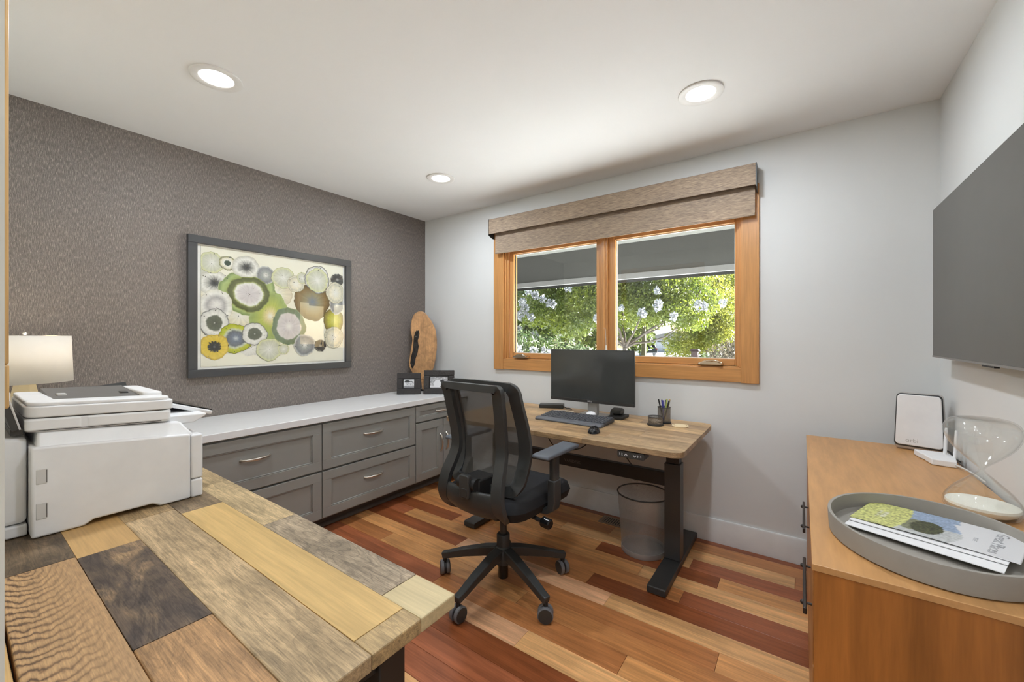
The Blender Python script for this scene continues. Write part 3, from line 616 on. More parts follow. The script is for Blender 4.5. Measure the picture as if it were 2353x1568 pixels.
fr_.xf(SHR).build('feeder_rim', wh_pl, pr, bevel=.004, seg=3)
MB().hexa([(X0+.03,-2.622,1.094),(1.295,-2.622,1.094),(1.295,-2.425,1.094),(X0+.03,-2.425,1.094)], [(X0+.03,-2.622,1.116),(1.293,-2.622,1.101),(1.293,-2.425,1.101),(X0+.03,-2.425,1.119)]).xf(SHR).build('feeder_tray', gr_pl, pr)
MB().box(1.17, 1.20, -2.605, -2.585, 1.104, 1.112).xf(SHR).build('paper_guide', wh_pl2, pr, bevel=.002); MB().box(1.17, 1.20, -2.462, -2.442, 1.104, 1.112).xf(SHR).build('paper_guide', dk_pl, pr, bevel=.002)
MB().hexa([(.965,-2.52,1.086),(.98,-2.52,1.086),(.98,-2.40,1.086),(.965,-2.40,1.086)], [(.93,-2.52,1.096),(.945,-2.52,1.096),(.945,-2.40,1.109),(.93,-2.40,1.109)]).build('rear_flap', blk, pr)
# front output shelf and lifted control panel
MB().prism([(-2.39,.985),(-2.30,.985),(-2.265,1.004),(-2.262,1.012),(-2.30,1.014),(-2.39,1.018)], 'x', 1.05, SX1-.03).build('output_shelf', wh_pl, pr, bevel=.005, seg=3)
cp = MB().hexa([(1.02,-2.365,1.042),(1.27,-2.365,1.042),(1.27,-2.225,.993),(1.02,-2.225,.993)], [(1.02,-2.36,1.056),(1.27,-2.36,1.056),(1.27,-2.22,1.006),(1.02,-2.22,1.006)]).build('control_panel', wh_pl, pr, bevel=.004, seg=3)
MB().hexa([(1.035,-2.352,1.0545),(1.255,-2.352,1.0545),(1.255,-2.2195,1.0068),(1.035,-2.2195,1.0068)], [(1.035,-2.351,1.0575),(1.255,-2.351,1.0575),(1.255,-2.2185,1.0098),(1.035,-2.2185,1.0098)]).build('touch_screen', blk_gl, cp)
# open rear tray, dark
MB().prism([(-2.704,1.03),(-2.720,1.092),(-2.709,1.110),(-2.6905,1.035)], 'x', 1.04, 1.36).build('rear_tray', dk_pl, pr, bevel=.001)
MB().tube([(1.361,-2.690,1.034),(1.361,-2.708,1.111),(1.06,-2.690,1.108)], .0022, 6).build('tray_lip', wh_pl2, pr)
MB().box(1.05, 1.35, -2.706, -2.6845, 1.018, 1.034).build('tray_hinge', dk_pl, pr)

# ------------------------------------------------------------------ standing desk
sd = thing('standing_desk', 'plank-topped electric standing desk under the window', 'desk', (1.87, -.45, 0))
ZT = .745; TY0, TY1, TX0, TX1 = -.845, -.045, 1.10, 2.625; R_ = .055
def xlim(y):
    dy = min(y-TY0, TY1-y); ins = 0 if dy >= R_ else R_-math.sqrt(max(0, R_*R_-(R_-dy)**2)); return TX0+ins, TX1-ins
core = MB().prism(rrect(TX0+.012, TX1-.012, TY0+.012, TY1-.012, R_), 'z', ZT-.032, ZT-.004).build('core_board', wood('desk_edge_wood', A(150,116,76), 'X', .45), sd, bevel=.006, seg=3)
NB = 7; pal = [A(180,148,108), A(172,142,104), A(188,156,114), A(160,132,100), A(180,152,116), A(174,146,112), A(170,138,100)]
for r in range(NB):
    ya = TY0+(TY1-TY0)*r/NB; yb = TY0+(TY1-TY0)*(r+1)/NB; js = sorted(random.uniform(TX0+.2, TX1-.2) for _ in range(2)); js = [js[0], max(js[1], js[0]+.3)] if js[0]+.3 < TX1-.15 else [js[0]]
    xs = [None]+js+[None]
    for k in range(len(xs)-1):
        jj = random.uniform(.86, 1.1); ys = np.linspace(ya+.0003, yb-.0003, 9); L = [((xlim(y)[0] if xs[k] is None else xs[k]+.0003), y) for y in ys]; Rr = [((xlim(y)[1] if xs[k+1] is None else xs[k+1]-.0003), y) for y in ys]
        MB().prism(Rr+L[::-1], 'z', ZT-.026, ZT).build('plank', desk_mm, core, center=True, smooth=50, color=tuple(q*jj for q in random.choice(pal)), bevel=.0006, seg=1)
for xa in (2.443, 1.215):
    lg_ = MB().box(xa, xa+.085, -.455, -.375, .042, .575).build('leg', frame_metal, sd, bevel=.003)
    MB().box(xa+.008, xa+.077, -.448, -.382, .575, ZT-.034).build('inner_column', bar_metal, lg_, bevel=.003)
    MB().prism([(-.76,.006),(-.76,.036),(-.755,.041),(-.03,.041),(-.022,.036),(-.022,.006)], 'x', xa-.003, xa+.088).build('foot', frame_metal, sd, bevel=.002)
    for yy in (-.73, -.06): MB().lathe([(.018,.0005),(.018,.006)], 16, (xa+.042, yy, 0)).build('glide', blk, sd)
    MB().box(xa+.012, xa+.072, TY0+.09, TY1-.06, ZT-.05, ZT-.0335).build('top_bracket', bar_metal, sd, bevel=.002)
br = MB().box(1.30, 2.443, -.44, -.40, .44, .517).build('cross_beam', bar_metal, sd, bevel=.003)
text('lettering', 'VARIDESK', .026, M('dim_lettering', A(88,84,80), .5), br, Matrix.Translation(-sd.location) @ basis((1.862,-.4405,.476), (1,0,0), (0,0,1)))
MB().box(1.30, 2.443, -.47, -.37, ZT-.07, ZT-.035).build('top_beam', bar_metal, sd, bevel=.002)
kp = MB().prism(rrect(2.316, 2.452, .681, .7125, .006), 'y', -.838, -.76).build('keypad', dk_pl, sd, bevel=.002)
MB().box(2.33, 2.43, -.80, -.70, .705, ZT-.033).build('keypad_mount', dk_pl, sd)
wl = M('white_lettering', A(214,216,218), .5)
for sx, tx in ((2.328,'1'), (2.341,'2'), (2.420,'3'), (2.434,'4')): text('digit', tx, .016, wl, kp, Matrix.Translation(-sd.location) @ basis((sx,-.8386,.697), (1,0,0), (0,0,1)))
for sx, up in ((2.361, 1), (2.405, -1)):
    MB().sweep([(sx-.007,-.8388,.697-.004*up),(sx,-.8388,.697+.005*up),(sx+.007,-.8388,.697-.004*up)], .0035, .001).build('arrow_mark', wl, kp)
def cord(name, pts, r=.0035, mat=blk, n=10):
    P = [Vector(p) for p in pts]; out = []
    for i in range(len(P)-1):
        p0, p1, p2, p3 = P[max(i-1,0)], P[i], P[i+1], P[min(i+2, len(P)-1)]
        for k in range(n):
            t = k/n; out.append(.5*((2*p1)+(-p0+p2)*t+(2*p0-5*p1+4*p2-p3)*t*t+(-p0+3*p1-3*p2+p3)*t**3))
    return MB().tube(out+[P[-1]], r, 8)
cord('cable', [(1.70,-.5,.71),(1.72,-.5,.62),(1.78,-.5,.565),(1.88,-.47,.56),(1.96,-.45,.60),(2.0,-.44,.69)]).build('cable', blk, sd)
cord('cable', [(2.24,-.60,.71),(2.246,-.55,.62),(2.25,-.45,.535),(2.25,-.42,.517)]).build('cable', blk, sd)

# ------------------------------------------------------------------ things on the standing desk
mo = thing('computer_monitor', 'thin-bezel black computer monitor on a silver stand', 'monitor', (1.92, -.26, ZT), math.radians(-.8))
def mloc(mb): return mb
MB().box(-.303, .303, -.036, -.018, .097, .452).build('case', blk, mo, local=True, bevel=.002)
scr_m = M('dark_screen', A(74,76,74,.8), .07, spec=.6)
MB().box(-.298, .298, -.0375, -.0355, .118, .447).build('screen', scr_m, mo, local=True, smooth=0)
MB().box(-.303, .303, -.040, -.036, .097, .116).build('chin', M('chin_black', A(46,45,44), .4), mo, local=True, bevel=.001)
text('maker_lettering', 'DELL', .014, M('silver_lettering', A(205,205,205), .4, .3), mo, basis((0,-.0403,.1065), (1,0,0), (0,0,1)))
MB().box(-.12, .12, -.018, .012, .16, .40).build('back_shell', blk, mo, local=True, bevel=.008)
MB().prism([(.0,.012),(.035,.012),(.035,.2),(.012,.24),(-.002,.24)], 'x', -.034, .034).build('stand_neck', silver, mo, local=True, bevel=.003)
MB().prism(rrect(-.10, .10, -.09, .10, .02), 'z', .0005, .012).build('stand_foot', silver, mo, local=True, bevel=.003)
kb = thing('keyboard', 'black full-size keyboard with palm rest in front of the monitor', 'keyboard', (1.885, -.46, ZT), math.radians(-.6))
kprof = [(-.105,.002),(-.105,.010),(-.09,.017),(-.06,.019),(-.055,.016),(.10,.028),(.105,.024),(.105,.002)]
MB().prism(kprof, 'x', -.228, .228).build('case', M('keyboard_black', A(50,50,51), .45), kb, local=True, bevel=.004, seg=3)
MB().prism([(-.107,.0005),(-.107,.011),(-.09,.0185),(-.064,.0205),(-.058,.0185),(-.058,.0005)], 'x', -.23, .23).build('palm_rest', M('palm_rest_grey', A(86,88,92), .5), kb, local=True, bevel=.004, seg=3)
ks = MB()
for r in range(6):
    yk = -.045+r*.0255; zk = .0165+(yk+.055)*.0775
    xk = -.218
    while xk < .212:
        if not (.058 < xk < .064 or .118 < xk < .124): 
            w = .0165 if not (r == 0 and -.13 < xk < -.03) else .10
            ks.hexa([(xk,yk-.0095,zk),(xk+w,yk-.0095,zk),(xk+w,yk+.0095,zk+.0015),(xk,yk+.0095,zk+.0015)], [(xk+.0015,yk-.008,zk+.006),(xk+w-.0015,yk-.008,zk+.006),(xk+w-.0015,yk+.008,zk+.007),(xk+.0015,yk+.008,zk+.007)])
        else: w = .006
        xk += w+.0028
ks.build('keys', M('key_grey', A(74,75,78), .5), kb, local=True, smooth=0, kind='stuff')
ms = thing('computer_mouse', 'small black computer mouse near the front edge of the desk', 'mouse', (2.12, -.68, ZT), math.radians(8))
prof = []
mbm = MB().ball((0,0,0), .034, .052, .036, 24, 14); mbm.v = [(x*(1-.12*(y > 0)*y/.05), y, max(0.0006, z)) for x, y, z in mbm.v]
mbm.build('shell', blk_gl, ms, local=True, smooth=60)
MB().lathe([(.008,-.003),(.008,.003)], 14, (0,.028,.0265), axis='x').build('scroll_wheel', dk_pl, ms, local=True)
tag(MB().prism([(1.455,-.19),(1.62,-.115),(1.59,-.04),(1.425,-.115)], 'z', ZT+.0005, ZT+.028).build('docking_station', blk, bevel=.003), 'flat black docking box on the desk left of the monitor', 'dock')
dc = thing('loose_cable', 'short black cable trailing from the docking box', 'cable', (1.63, -.1, ZT)); cord('c', [(1.612,-.09,ZT+.012),(1.65,-.11,ZT+.006),(1.68,-.13,ZT+.012),(1.70,-.135,ZT+.006)], .004).build('cord', dk_pl, dc)
pn = thing('pen', 'silver and cream pen lying across the top of the keyboard', 'pen', (1.74, -.345, ZT))
MB().tube([(1.685,-.372,ZT+.031),(1.76,-.345,ZT+.034)], .0042, 10).build('barrel', silver, pn); MB().tube([(1.76,-.345,ZT+.034),(1.815,-.325,ZT+.031)], .0045, 10, rs=[.0045,.002]).build('grip', M('pen_cream', A(196,186,164), .4), pn)
wh_ = thing('wireless_charger', 'white rounded puck on the foot of the monitor stand', 'puck', (1.945, -.335, ZT)); mbp = MB().ball((1.945,-.335,ZT+.03), .034, .03, .018, 20, 10); mbp.build('shell', wh_pl, wh_); MB().lathe([(.0035,-.0005),(.0,-.0005)], 10, (1.94,-.3655,ZT+.032), axis='y').build('indicator', M('indicator_blue', A(60,80,170)), wh_)
hs = thing('headset_dock', 'dark grey phone headset on its cradle right of the monitor', 'headset', (2.05, -.22, ZT))
MB().prism(rrect(2.03, 2.13, -.275, -.13, .012), 'z', ZT+.0005, ZT+.018).build('cradle', blk2, hs, bevel=.004)
MB().prism([(-.20,ZT+.018),(-.13,ZT+.018),(-.12,ZT+.045),(-.15,ZT+.058),(-.20,ZT+.05),(-.215,ZT+.03)], 'x', 2.024, 2.095).build('handset', dk_pl, hs, bevel=.008, seg=3)
MB().lathe([(.012,0),(.012,.012)], 14, (2.04,-.215,ZT+.018)).build('dial', dk_pl, hs)
cord('c', [(2.026,-.17,ZT+.05),(2.03,-.14,ZT+.03),(2.032,-.10,ZT+.004)], .003).build('cord', blk, hs)
wire = netting('wire_mesh_dark', A(120,112,102), .38, .4, .6, (700,700,700))
def mesh_cup(name, label, c, r, h, cat):
    t = thing(name, label, cat, (c[0], c[1], ZT))
    MB().lathe([(r+.004,ZT+.0005),(r+.005,ZT+.008),(r,ZT+.011),(.0,ZT+.011)], 40, (*c,0)).build('base', blk2, t)
    MB().lathe([(r,ZT+.01),(r,ZT+h)], 48, (*c,0), caps=False).build('mesh_wall', wire, t)
    MB().tube([(c[0]+r*math.cos(a), c[1]+r*math.sin(a), ZT+h) for a in np.linspace(0, 2*PI, 41)[:-1]], .0022, 6, True).build('rim', dk_pl, t); return t
PC = (2.37, -.185); CC = (2.345, -.285)
mesh_cup('pen_cup', 'tall bronze wire-mesh pen cup on the desk', PC, .038, .098, 'pen cup')
cc = mesh_cup('clip_holder', 'short wire-mesh clip holder in front of the pen cup', CC, .043, .052, 'clip holder')
clips = MB()
for _ in range(26):
    a = random.uniform(0, 6.28); q = random.uniform(0, .03); z = ZT+.014+random.uniform(0, .018); t = random.uniform(0, 3.14); c = (CC[0]+q*math.cos(a), CC[1]+q*math.sin(a)); L = .011
    clips.tube([(c[0]-L*math.cos(t), c[1]-L*math.sin(t), z), (c[0]+L*math.cos(t), c[1]+L*math.sin(t), z+random.uniform(-.004,.004))], .0022, 5)
clips.build('clips', M('clip_pale', A(190,180,165), .4), cc, kind='stuff')
pens = [('black pen leaning left in the mesh pen cup', -.026, -.004, -.03, blk2), ('dark blue pen in the mesh pen cup', -.014, .012, -.012, M('pen_blue', A(40,44,110), .35)), ('violet-blue pen with shiny cap in the mesh pen cup', -.002, -.018, -.004, M('pen_violet', A(70,70,150), .35)), ('blue pen at the back of the mesh pen cup', .004, .016, .004, M('pen_deep_blue', A(44,50,120), .35)), ('yellow-green highlighter in the mesh pen cup', .014, .0, .012, M('pen_green', A(176,186,96), .4)), ('black pen leaning right in the mesh pen cup', .024, -.006, .034, blk), ('wooden pencil leaning far right in the mesh pen cup', .024, .012, .028, M('pencil_tan', A(190,160,110), .5))]
for lab, px_, py_, lean, mt in pens:
    t = thing('pen', lab, 'pen', (PC[0]+px_*.5, PC[1]+py_*.6, ZT+.011), group='pens in the mesh cup'); h = random.uniform(.138, .15)
    b0 = Vector((PC[0]+px_*.4-lean*.3, PC[1]+py_*.6, ZT+.0125)); b1 = Vector((PC[0]+px_+lean*.25, PC[1]+py_, ZT+h))
    MB().tube([b0, b0.lerp(b1, .06), b0.lerp(b1, .68)], .0038, 10, rs=[.0015,.0038,.0038]).build('barrel', mt, t); MB().tube([b0.lerp(b1, .68), b1], .0044, 10).build('cap', mt, t)
    MB().tube([b0.lerp(b1, .98)+Vector((.0052,0,0)), b0.lerp(b1, .76)+Vector((.0055,0,0))], .0012, 6).build('clip', silver, t)
co = thing('coaster', 'round cream coaster at the right end of the desk', 'coaster', (2.478, -.235, ZT))
MB().lathe([(.046,ZT+.0005),(.048,ZT+.003),(.046,ZT+.008),(.0,ZT+.008)], 40, (2.478,-.235,0)).build('disc', M('coaster_cream', A(214,196,160), .7), co)
MB().lathe([(.034,ZT+.0082),(.036,ZT+.0088),(.038,ZT+.0082)], 40, (2.478,-.235,0), caps=False).build('ring_mark', M('coaster_mark', A(176,146,100), .7), co)

# ------------------------------------------------------------------ office chair
TH_ = -.04
ch = thing('office_chair', 'black mesh-back office chair on casters facing the desk', 'chair', (1.8146, -1.1252, 0), TH_)
angs = [math.atan2(y+1.1252, x-1.8146)-TH_ for x, y in ((1.491,-1.216),(1.801,-1.455),(2.133,-1.236),(1.995,-.847))]; base_a = sum(a-2*PI*i/5 for i, a in enumerate(np.unwrap(angs)))/4
caster_grey = M('caster_grey', A(104,104,106), .45)
hb = MB().lathe([(.036,.115),(.052,.125),(.055,.16),(.05,.19),(.036,.205),(.03,.212)], 32).build('hub', blk, ch, local=True)
for i in range(5):
    a = base_a+2*PI*i/5; d = Vector((math.cos(a), math.sin(a), 0)); RL = .335
    MB().sweep([d*.03+Vector((0,0,.178)), d*.1+Vector((0,0,.168)), d*.22+Vector((0,0,.138)), d*(RL-.02)+Vector((0,0,.108)), d*(RL+.012)+Vector((0,0,.100))], .05, .04, up=(0,0,1), ws=[.052,.05,.044,.038,.036], ts=[.05,.048,.04,.034,.034]).build('base_leg', blk, ch, local=True, bevel=.006, seg=3)
    ca = MB().cyl(d*RL+Vector((0,0,.06)), d*RL+Vector((0,0,.10)), .011, 12).build('caster', blk2, ch, local=True)
    sp = a+.6+i*.9; ax = Vector((math.cos(sp), math.sin(sp), 0)); ctr = d*RL+Vector((0,0,.0365))
    for sgn in (-1, 1):
        c0 = ctr+ax*sgn*.006; c1 = ctr+ax*sgn*.024
        MB().tube([c0, c0+ax*sgn*.002, c1-ax*sgn*.003, c1], .036, 28, rs=[.033,.036,.036,.032]).build('wheel', caster_grey, ca, local=True, smooth=40)
        MB().tube([c1-ax*sgn*.001, c1+ax*sgn*.002], .0315, 24).build('wheel_cap', blk, ca, local=True)
    MB().tube([ctr-ax*.005, ctr+ax*.005], .030, 24).build('wheel_core', blk2, ca, local=True)
MB().lathe([(.024,.042),(.026,.045),(.026,.13)], 24).build('lift_sleeve', blk_gl, ch, local=True)
MB().lathe([(.034,.205),(.034,.262),(.03,.268)], 24).build('lift_collar', blk, ch, local=True)
MB().lathe([(.018,.25),(.018,.43)], 24).build('gas_lift', blk, ch, local=True)
MB().hexa([(-.10,-.16,.405),(.10,-.16,.405),(.08,.1,.412),(-.08,.1,.412)], [(-.168,-.222,.475),(.168,-.222,.475),(.15,.15,.47),(-.15,.15,.47)]).build('mechanism', blk2, ch, local=True, bevel=.02, seg=4)
# seat cushion with rounded waterfall front
def seat_fn(u, v):
    x = -1+2*u; y = -1+2*v; e = (abs(x)**4+abs(y)**4)**.25
    return x, y, e
def seat_shell(z0, ztop, hx, hy0, hy1):
    mb = MB(); N = 40; 
    def pt(u, v, top):
        x, y = -1+2*u, -1+2*v
        m_ = max(abs(x), abs(y)); 
        if m_ > 1e-6:
            e = (abs(x/m_)**5+abs(y/m_)**5)**.2; x /= e; y /= e
        rr = (abs(x)**6+abs(y)**6)**(1/6); drop = max(0, (rr-.72)/.28); dropb = max(0, (rr-.86)/.14)
        Y = hy0+(hy1-hy0)*(y+1)/2
        fall = .035*max(0, (y-.45)/.55)**2
        zt = ztop-.030*min(1, drop)**2.4-fall+.008*abs(x)**3; zb = z0+.022*min(1, dropb)**2-fall*.7
        zm = .5*(zt+zb)
        if min(u, v) < 1e-6 or max(u, v) > 1-1e-6: return (x*hx, Y, zm)
        return (x*hx, Y, zt if top else zb)
    mb.grid(lambda u, v: pt(u, v, True), N, N); mb.grid(lambda u, v: pt(1-u, v, False), N, N); return mb
seat_shell(.434, .532, .255, -.215, .335).build('seat', seat_f, ch, local=True, smooth=70)
seat_shell(.424, .45, .22, -.19, .28).build('seat_pan', blk2, ch, local=True, smooth=70)
def flow(pts, ws, n=4, closed=False):
    """Catmull-Rom resampling of a path and its widths"""
    P = [np.array([*p, w]) for p, w in zip(pts, ws)]; m_ = len(P); out = []
    for i in range(m_ if closed else m_-1):
        if closed: a, b, c, d = P[i-1], P[i], P[(i+1) % m_], P[(i+2) % m_]
        else: a, b, c, d = P[max(i-1, 0)], P[i], P[i+1], P[min(i+2, m_-1)]
        for k in range(n): t = k/n; out.append(.5*(2*b+(c-a)*t+(2*a-5*b+4*c-d)*t*t+(3*b-a-3*c+d)*t**3))
    if not closed: out.append(P[-1])
    return [tuple(q[:3]) for q in out], [float(q[3]) for q in out]
# outer rear frame: two uprights bowed forward at the waist, joined by a top bar
rear = [(.105,-.05,.428),(.142,-.14,.436),(.168,-.205,.458),(.178,-.240,.495),(.172,-.252,.55),(.164,-.238,.62),(.152,-.205,.69),(.146,-.188,.75),(.148,-.195,.83),(.155,-.213,.92),(.160,-.232,1.01),(.163,-.243,1.058)]
loop = [(-x, y, z) for x, y, z in rear]+[(-.148,-.247,1.066)]+[(-.08,-.262,1.068),(0,-.266,1.069),(.08,-.262,1.068)]+[(.148,-.247,1.066)]+rear[::-1]
nl = len(loop)
wr = [.04,.045,.05,.056,.060,.058,.056,.056,.056,.056,.056,.052]+[.034]*5+[.052,.056,.056,.056,.056,.056,.058,.060,.056,.05,.045,.04]
fp_, fw_ = flow([(x, y, z-(.018 if z > 1.05 else 0)) for x, y, z in loop], wr)
MB().sweep(fp_, .04, .026, up=(0,1,0), ws=fw_).build('rear_frame', blk, ch, local=True, bevel=.006, seg=3)
# yoke: wraps from the uprights under the seat
def yoke(u, v):
    prof_y = [-.262,-.268,-.262,-.235,-.18,-.10,0.0]; prof_z = [.575,.535,.495,.458,.432,.42,.42]
    t = v*6; i = min(5, int(t)); f = t-i; y = prof_y[i]*(1-f)+prof_y[i+1]*f; z = prof_z[i]*(1-f)+prof_z[i+1]*f
    x = -1+2*u; w = [.178,.184,.182,.170,.145,.115,.10]; ww = w[i]*(1-f)+w[i+1]*f
    bow = .035*abs(x)**2.5*(1-v*.8)
    return (x*ww, y+bow, z+.02*abs(x)**3*(v > .05))
MB().grid(yoke, 18, 12).build('yoke', blk, ch, local=True, solid=.024, smooth=60, sub=1)
kn = MB().prism(rrect(-.03, .03, .535, .645, .012), 'y', -.292, -.266).build('lumbar_lever', M('lever_grey', A(56,57,56), .45), ch, local=True, bevel=.005, seg=3)
MB().prism(rrect(-.022, .022, .545, .585, .01), 'y', -.2945, -.29).build('badge', blk, kn, local=True, bevel=.0015)
MB().cyl((-.055,-.255,.60), (.055,-.255,.60), .03, 20).build('lumbar_knob', blk2, ch, local=True)
MB().box(-.06, .06, -.25, -.12, .54, .62).box(-.03, .03, -.25, -.10, .5, .56).build('lumbar_bracket', blk2, ch, local=True, bevel=.006)
# mesh back: frame ring and net
def prof(z):
    zs = [.56,.60,.66,.72,.78,.86,.95,1.05,1.08]; ys = [-.150,-.128,-.100,-.090,-.093,-.110,-.140,-.172,-.182]; ws = [.222,.230,.236,.241,.243,.241,.236,.230,.228]
    return float(np.interp(z, zs, ys)), float(np.interp(z, zs, ws))
ring = []; rw = []
zs = np.linspace(.605, 1.025, 12)
for z in zs: y, w = prof(z); ring.append((-(w-.034), y, z)); rw.append(.066)
def topy(x): return prof(1.052)[0]-.012*(1-(x/.2)**2)
for x, z in ((-.184, 1.044), (-.165, 1.052), (-.09, 1.054), (0, 1.055), (.09, 1.054), (.165, 1.052), (.184, 1.044)): ring.append((x, topy(x), z)); rw.append(.042 if abs(x) < .18 else .056)
for z in zs[::-1]: y, w = prof(z); ring.append(((w-.034), y, z)); rw.append(.066)
yb_ = prof(.57)[0]
for x, z in ((.186, .577), (.165, .567), (.06, .558), (-.06, .558), (-.165, .567), (-.186, .577)): ring.append((x, yb_-.022*(1-(x/.2)**2), z)); rw.append(.056 if abs(x) > .15 else .046)
ring, rw = flow(ring, rw, 4, True)
MB().sweep(ring, .056, .02, up=(0,1,0), closed=True, ws=rw).build('back_frame', blk, ch, local=True, bevel=.004, seg=3)
chair_net = netting('chair_mesh_net', A(70,67,62), .15, .8, 0, (1300,1300,1300), spread=.1)
def net(u, v):
    z = .578+(1.04-.578)*v; y, w = prof(z); x = (-1+2*u)*(w-.045)*(1 if v > .08 else .94+.06*v/.08)
    return (x, y-.014*(1-(x/.2)**2)-.002, z)
MB().grid(net, 16, 24).build('back_mesh', chair_net, ch, local=True, smooth=60)
for s_ in (-1, 1): MB().box(s_*.13-.018, s_*.13+.018, -.245, -.18, 1.035, 1.05).build('frame_link', blk, ch, local=True, bevel=.003)
# arms
for s_ in (-1, 1):
    MB().prism([(y, z) for y, z in ((-.09,.722),(-.10,.731),(-.088,.742),(.18,.746),(.2,.738),(.19,.722))], 'x', s_*.29-.045, s_*.29+.045).build('arm_pad', armpad, ch, local=True, bevel=.009, seg=4)
    ap = MB().prism(rrect(s_*.29-.017, s_*.29+.017, .006, .058, .012), 'z', .53, .723).build('arm_post', blk, ch, local=True, bevel=.002)
    MB().sweep([(s_*.289,.032,.60),(s_*.289,.032,.50),(s_*.284,.032,.464),(s_*.26,.03,.447),(s_*.12,.02,.44)], .03, .075, up=(0,1,0), ws=[.041,.041,.038,.03,.026], ts=[.062,.062,.062,.06,.06]).build('arm_bracket', blk, ch, local=True, bevel=.006, seg=3)
MB().cyl((.10,-.03,.432), (.275,-.045,.420), .010, 14).build('tilt_rod', blk2, ch, local=True)
MB().tube([(.268,-.0445,.421),(.275,-.045,.420),(.315,-.0485,.418),(.32,-.049,.4175)], .024, 20, rs=[.018,.024,.024,.019]).build('tilt_knob', blk_gl, ch, local=True)

# ------------------------------------------------------------------ waste bin, vent, outlet
wb = thing('waste_bin', 'round silver wire-mesh waste bin under the standing desk', 'waste bin', (2.295, -.36, 0))
bc = (2.295, -.36)
bin_net = netting('bin_wire_mesh', A(176,176,175), .62, .4, .5, (800,800,800))
MB().lathe([(.126,.03),(.148,.345)], 56, (*bc,0), caps=False).build('mesh_wall', bin_net, wb)
MB().lathe([(.126,.001),(.129,.006),(.1275,.032),(.1245,.032),(.123,.01),(.0,.01)], 56, (*bc,0)).build('base', silver, wb)
MB().tube([(bc[0]+.149*math.cos(a), bc[1]+.149*math.sin(a), .346) for a in np.linspace(0, 2*PI, 65)[:-1]], .0045, 8, True).build('rim', dk_pl, wb)
fv = thing('floor_vent', 'beige metal floor vent with dark slots beside the waste bin', 'vent', (2.06, -.11, 0))
vm = M('vent_beige', A(132,114,94), .5)
MB().box(1.92, 2.20, -.17, -.155, .0002, .004).build('frame_bar', vm, fv); MB().box(1.92, 2.20, -.065, -.05, .0002, .004).build('frame_bar', vm, fv)
MB().box(1.92, 1.94, -.155, -.065, .0002, .004).build('frame_end', vm, fv); MB().box(2.18, 2.20, -.155, -.065, .0002, .004).build('frame_end', vm, fv)
MB().box(1.94, 2.18, -.155, -.065, .0001, .0008).build('duct_shadow', blk2, fv)
for k in range(15): MB().box(1.944+k*.016, 1.952+k*.016, -.155, -.065, .0008, .0036).build('slat', vm, fv)
ou = thing('wall_outlet', 'white wall outlet with plug behind the waste bin', 'outlet', (2.14, 0, .28))
MB().box(2.105, 2.175, -.006, -.0005, .222, .337).build('plate', wh_pl, ou, bevel=.002); MB().box(2.125, 2.155, -.03, -.006, .285, .315).build('plug', wh_pl2, ou, bevel=.004)
for zz in (.25, .255): MB().box(2.134 if zz < .252 else 2.143, 2.136 if zz < .252 else 2.145, -.0065, -.0058, .245, .255).build('slot', blk2, ou)
cord('c', [(2.13,-.03,.30),(2.10,-.05,.325),(2.06,-.07,.36),(2.03,-.10,.42),(2.02,-.2,.46)], .003).build('cord', wh_pl2, ou)

# ------------------------------------------------------------------ credenza
cd = thing('credenza', 'warm cherry-wood credenza with black bar pulls along the right wall', 'credenza', (3.36, -.89, 0))
CX0, CX1, CY0, CY1, CZ = 3.095, 3.60, -1.643, -.131, .76
MB().box(CX0-.003, CX1, CY0-.002, CY1+.002, CZ-.016, CZ).build('top', cred_top, cd, bevel=.0015)
MB().box(CX0+.001, CX1, CY0, CY0+.022, .09, CZ-.016).build('side_panel', cred_side, cd, bevel=.001); MB().box(CX0+.001, CX1, CY1-.022, CY1, .09, CZ-.016).build('side_panel', cred_side, cd, bevel=.001)
MB().box(CX0+.02, CX1, CY0+.022, CY1-.022, .09, .112).build('bottom_panel', cred_side, cd); MB().box(CX1-.012, CX1, CY0+.022, CY1-.022, .112, CZ-.016).build('back_panel', cred_side, cd)
MB().box(CX0+.04, CX1-.03, CY0+.03, CY1-.03, .0005, .09).build('plinth', cred_side, cd)
pull = M('black_bar_pull', A(48,42,38), .4, .4)
fr_wood = wood('cherry_front_wood', A(168,112,60,1.05), 'Y', .4, .85, 1.1, 70, .15, streak=(.8, 9))
ny = 2; wy = (CY1-CY0-.044)/ny
for c in range(ny):
    ya = CY0+.022+c*wy
    for r, (za, zb) in enumerate(((.51, .74), (.305, .505), (.115, .30))):
        dd = MB().box(CX0-.001, CX0+.018, ya+.002, ya+wy-.002, za, zb).build('drawer', fr_wood, cd, bevel=.0015)
        yc = ya+wy/2 if c == 0 else ya+wy/2-.05; yc = -1.46 if c == 0 else -.96; zz = (za+zb)/2-.005
        if r: continue
        MB().box(CX0-.020, CX0-.012, yc-.14, yc+.14, zz-.008, zz+.008).build('bar_pull', pull, dd, bevel=.002)
        for s_ in (-1, 1): MB().cyl((CX0-.013, yc+s_*.10, zz), (CX0-.001, yc+s_*.10, zz), .003, 10).ball((CX0-.020, yc+s_*.10, zz), .006).build('pull_post', pull, dd)

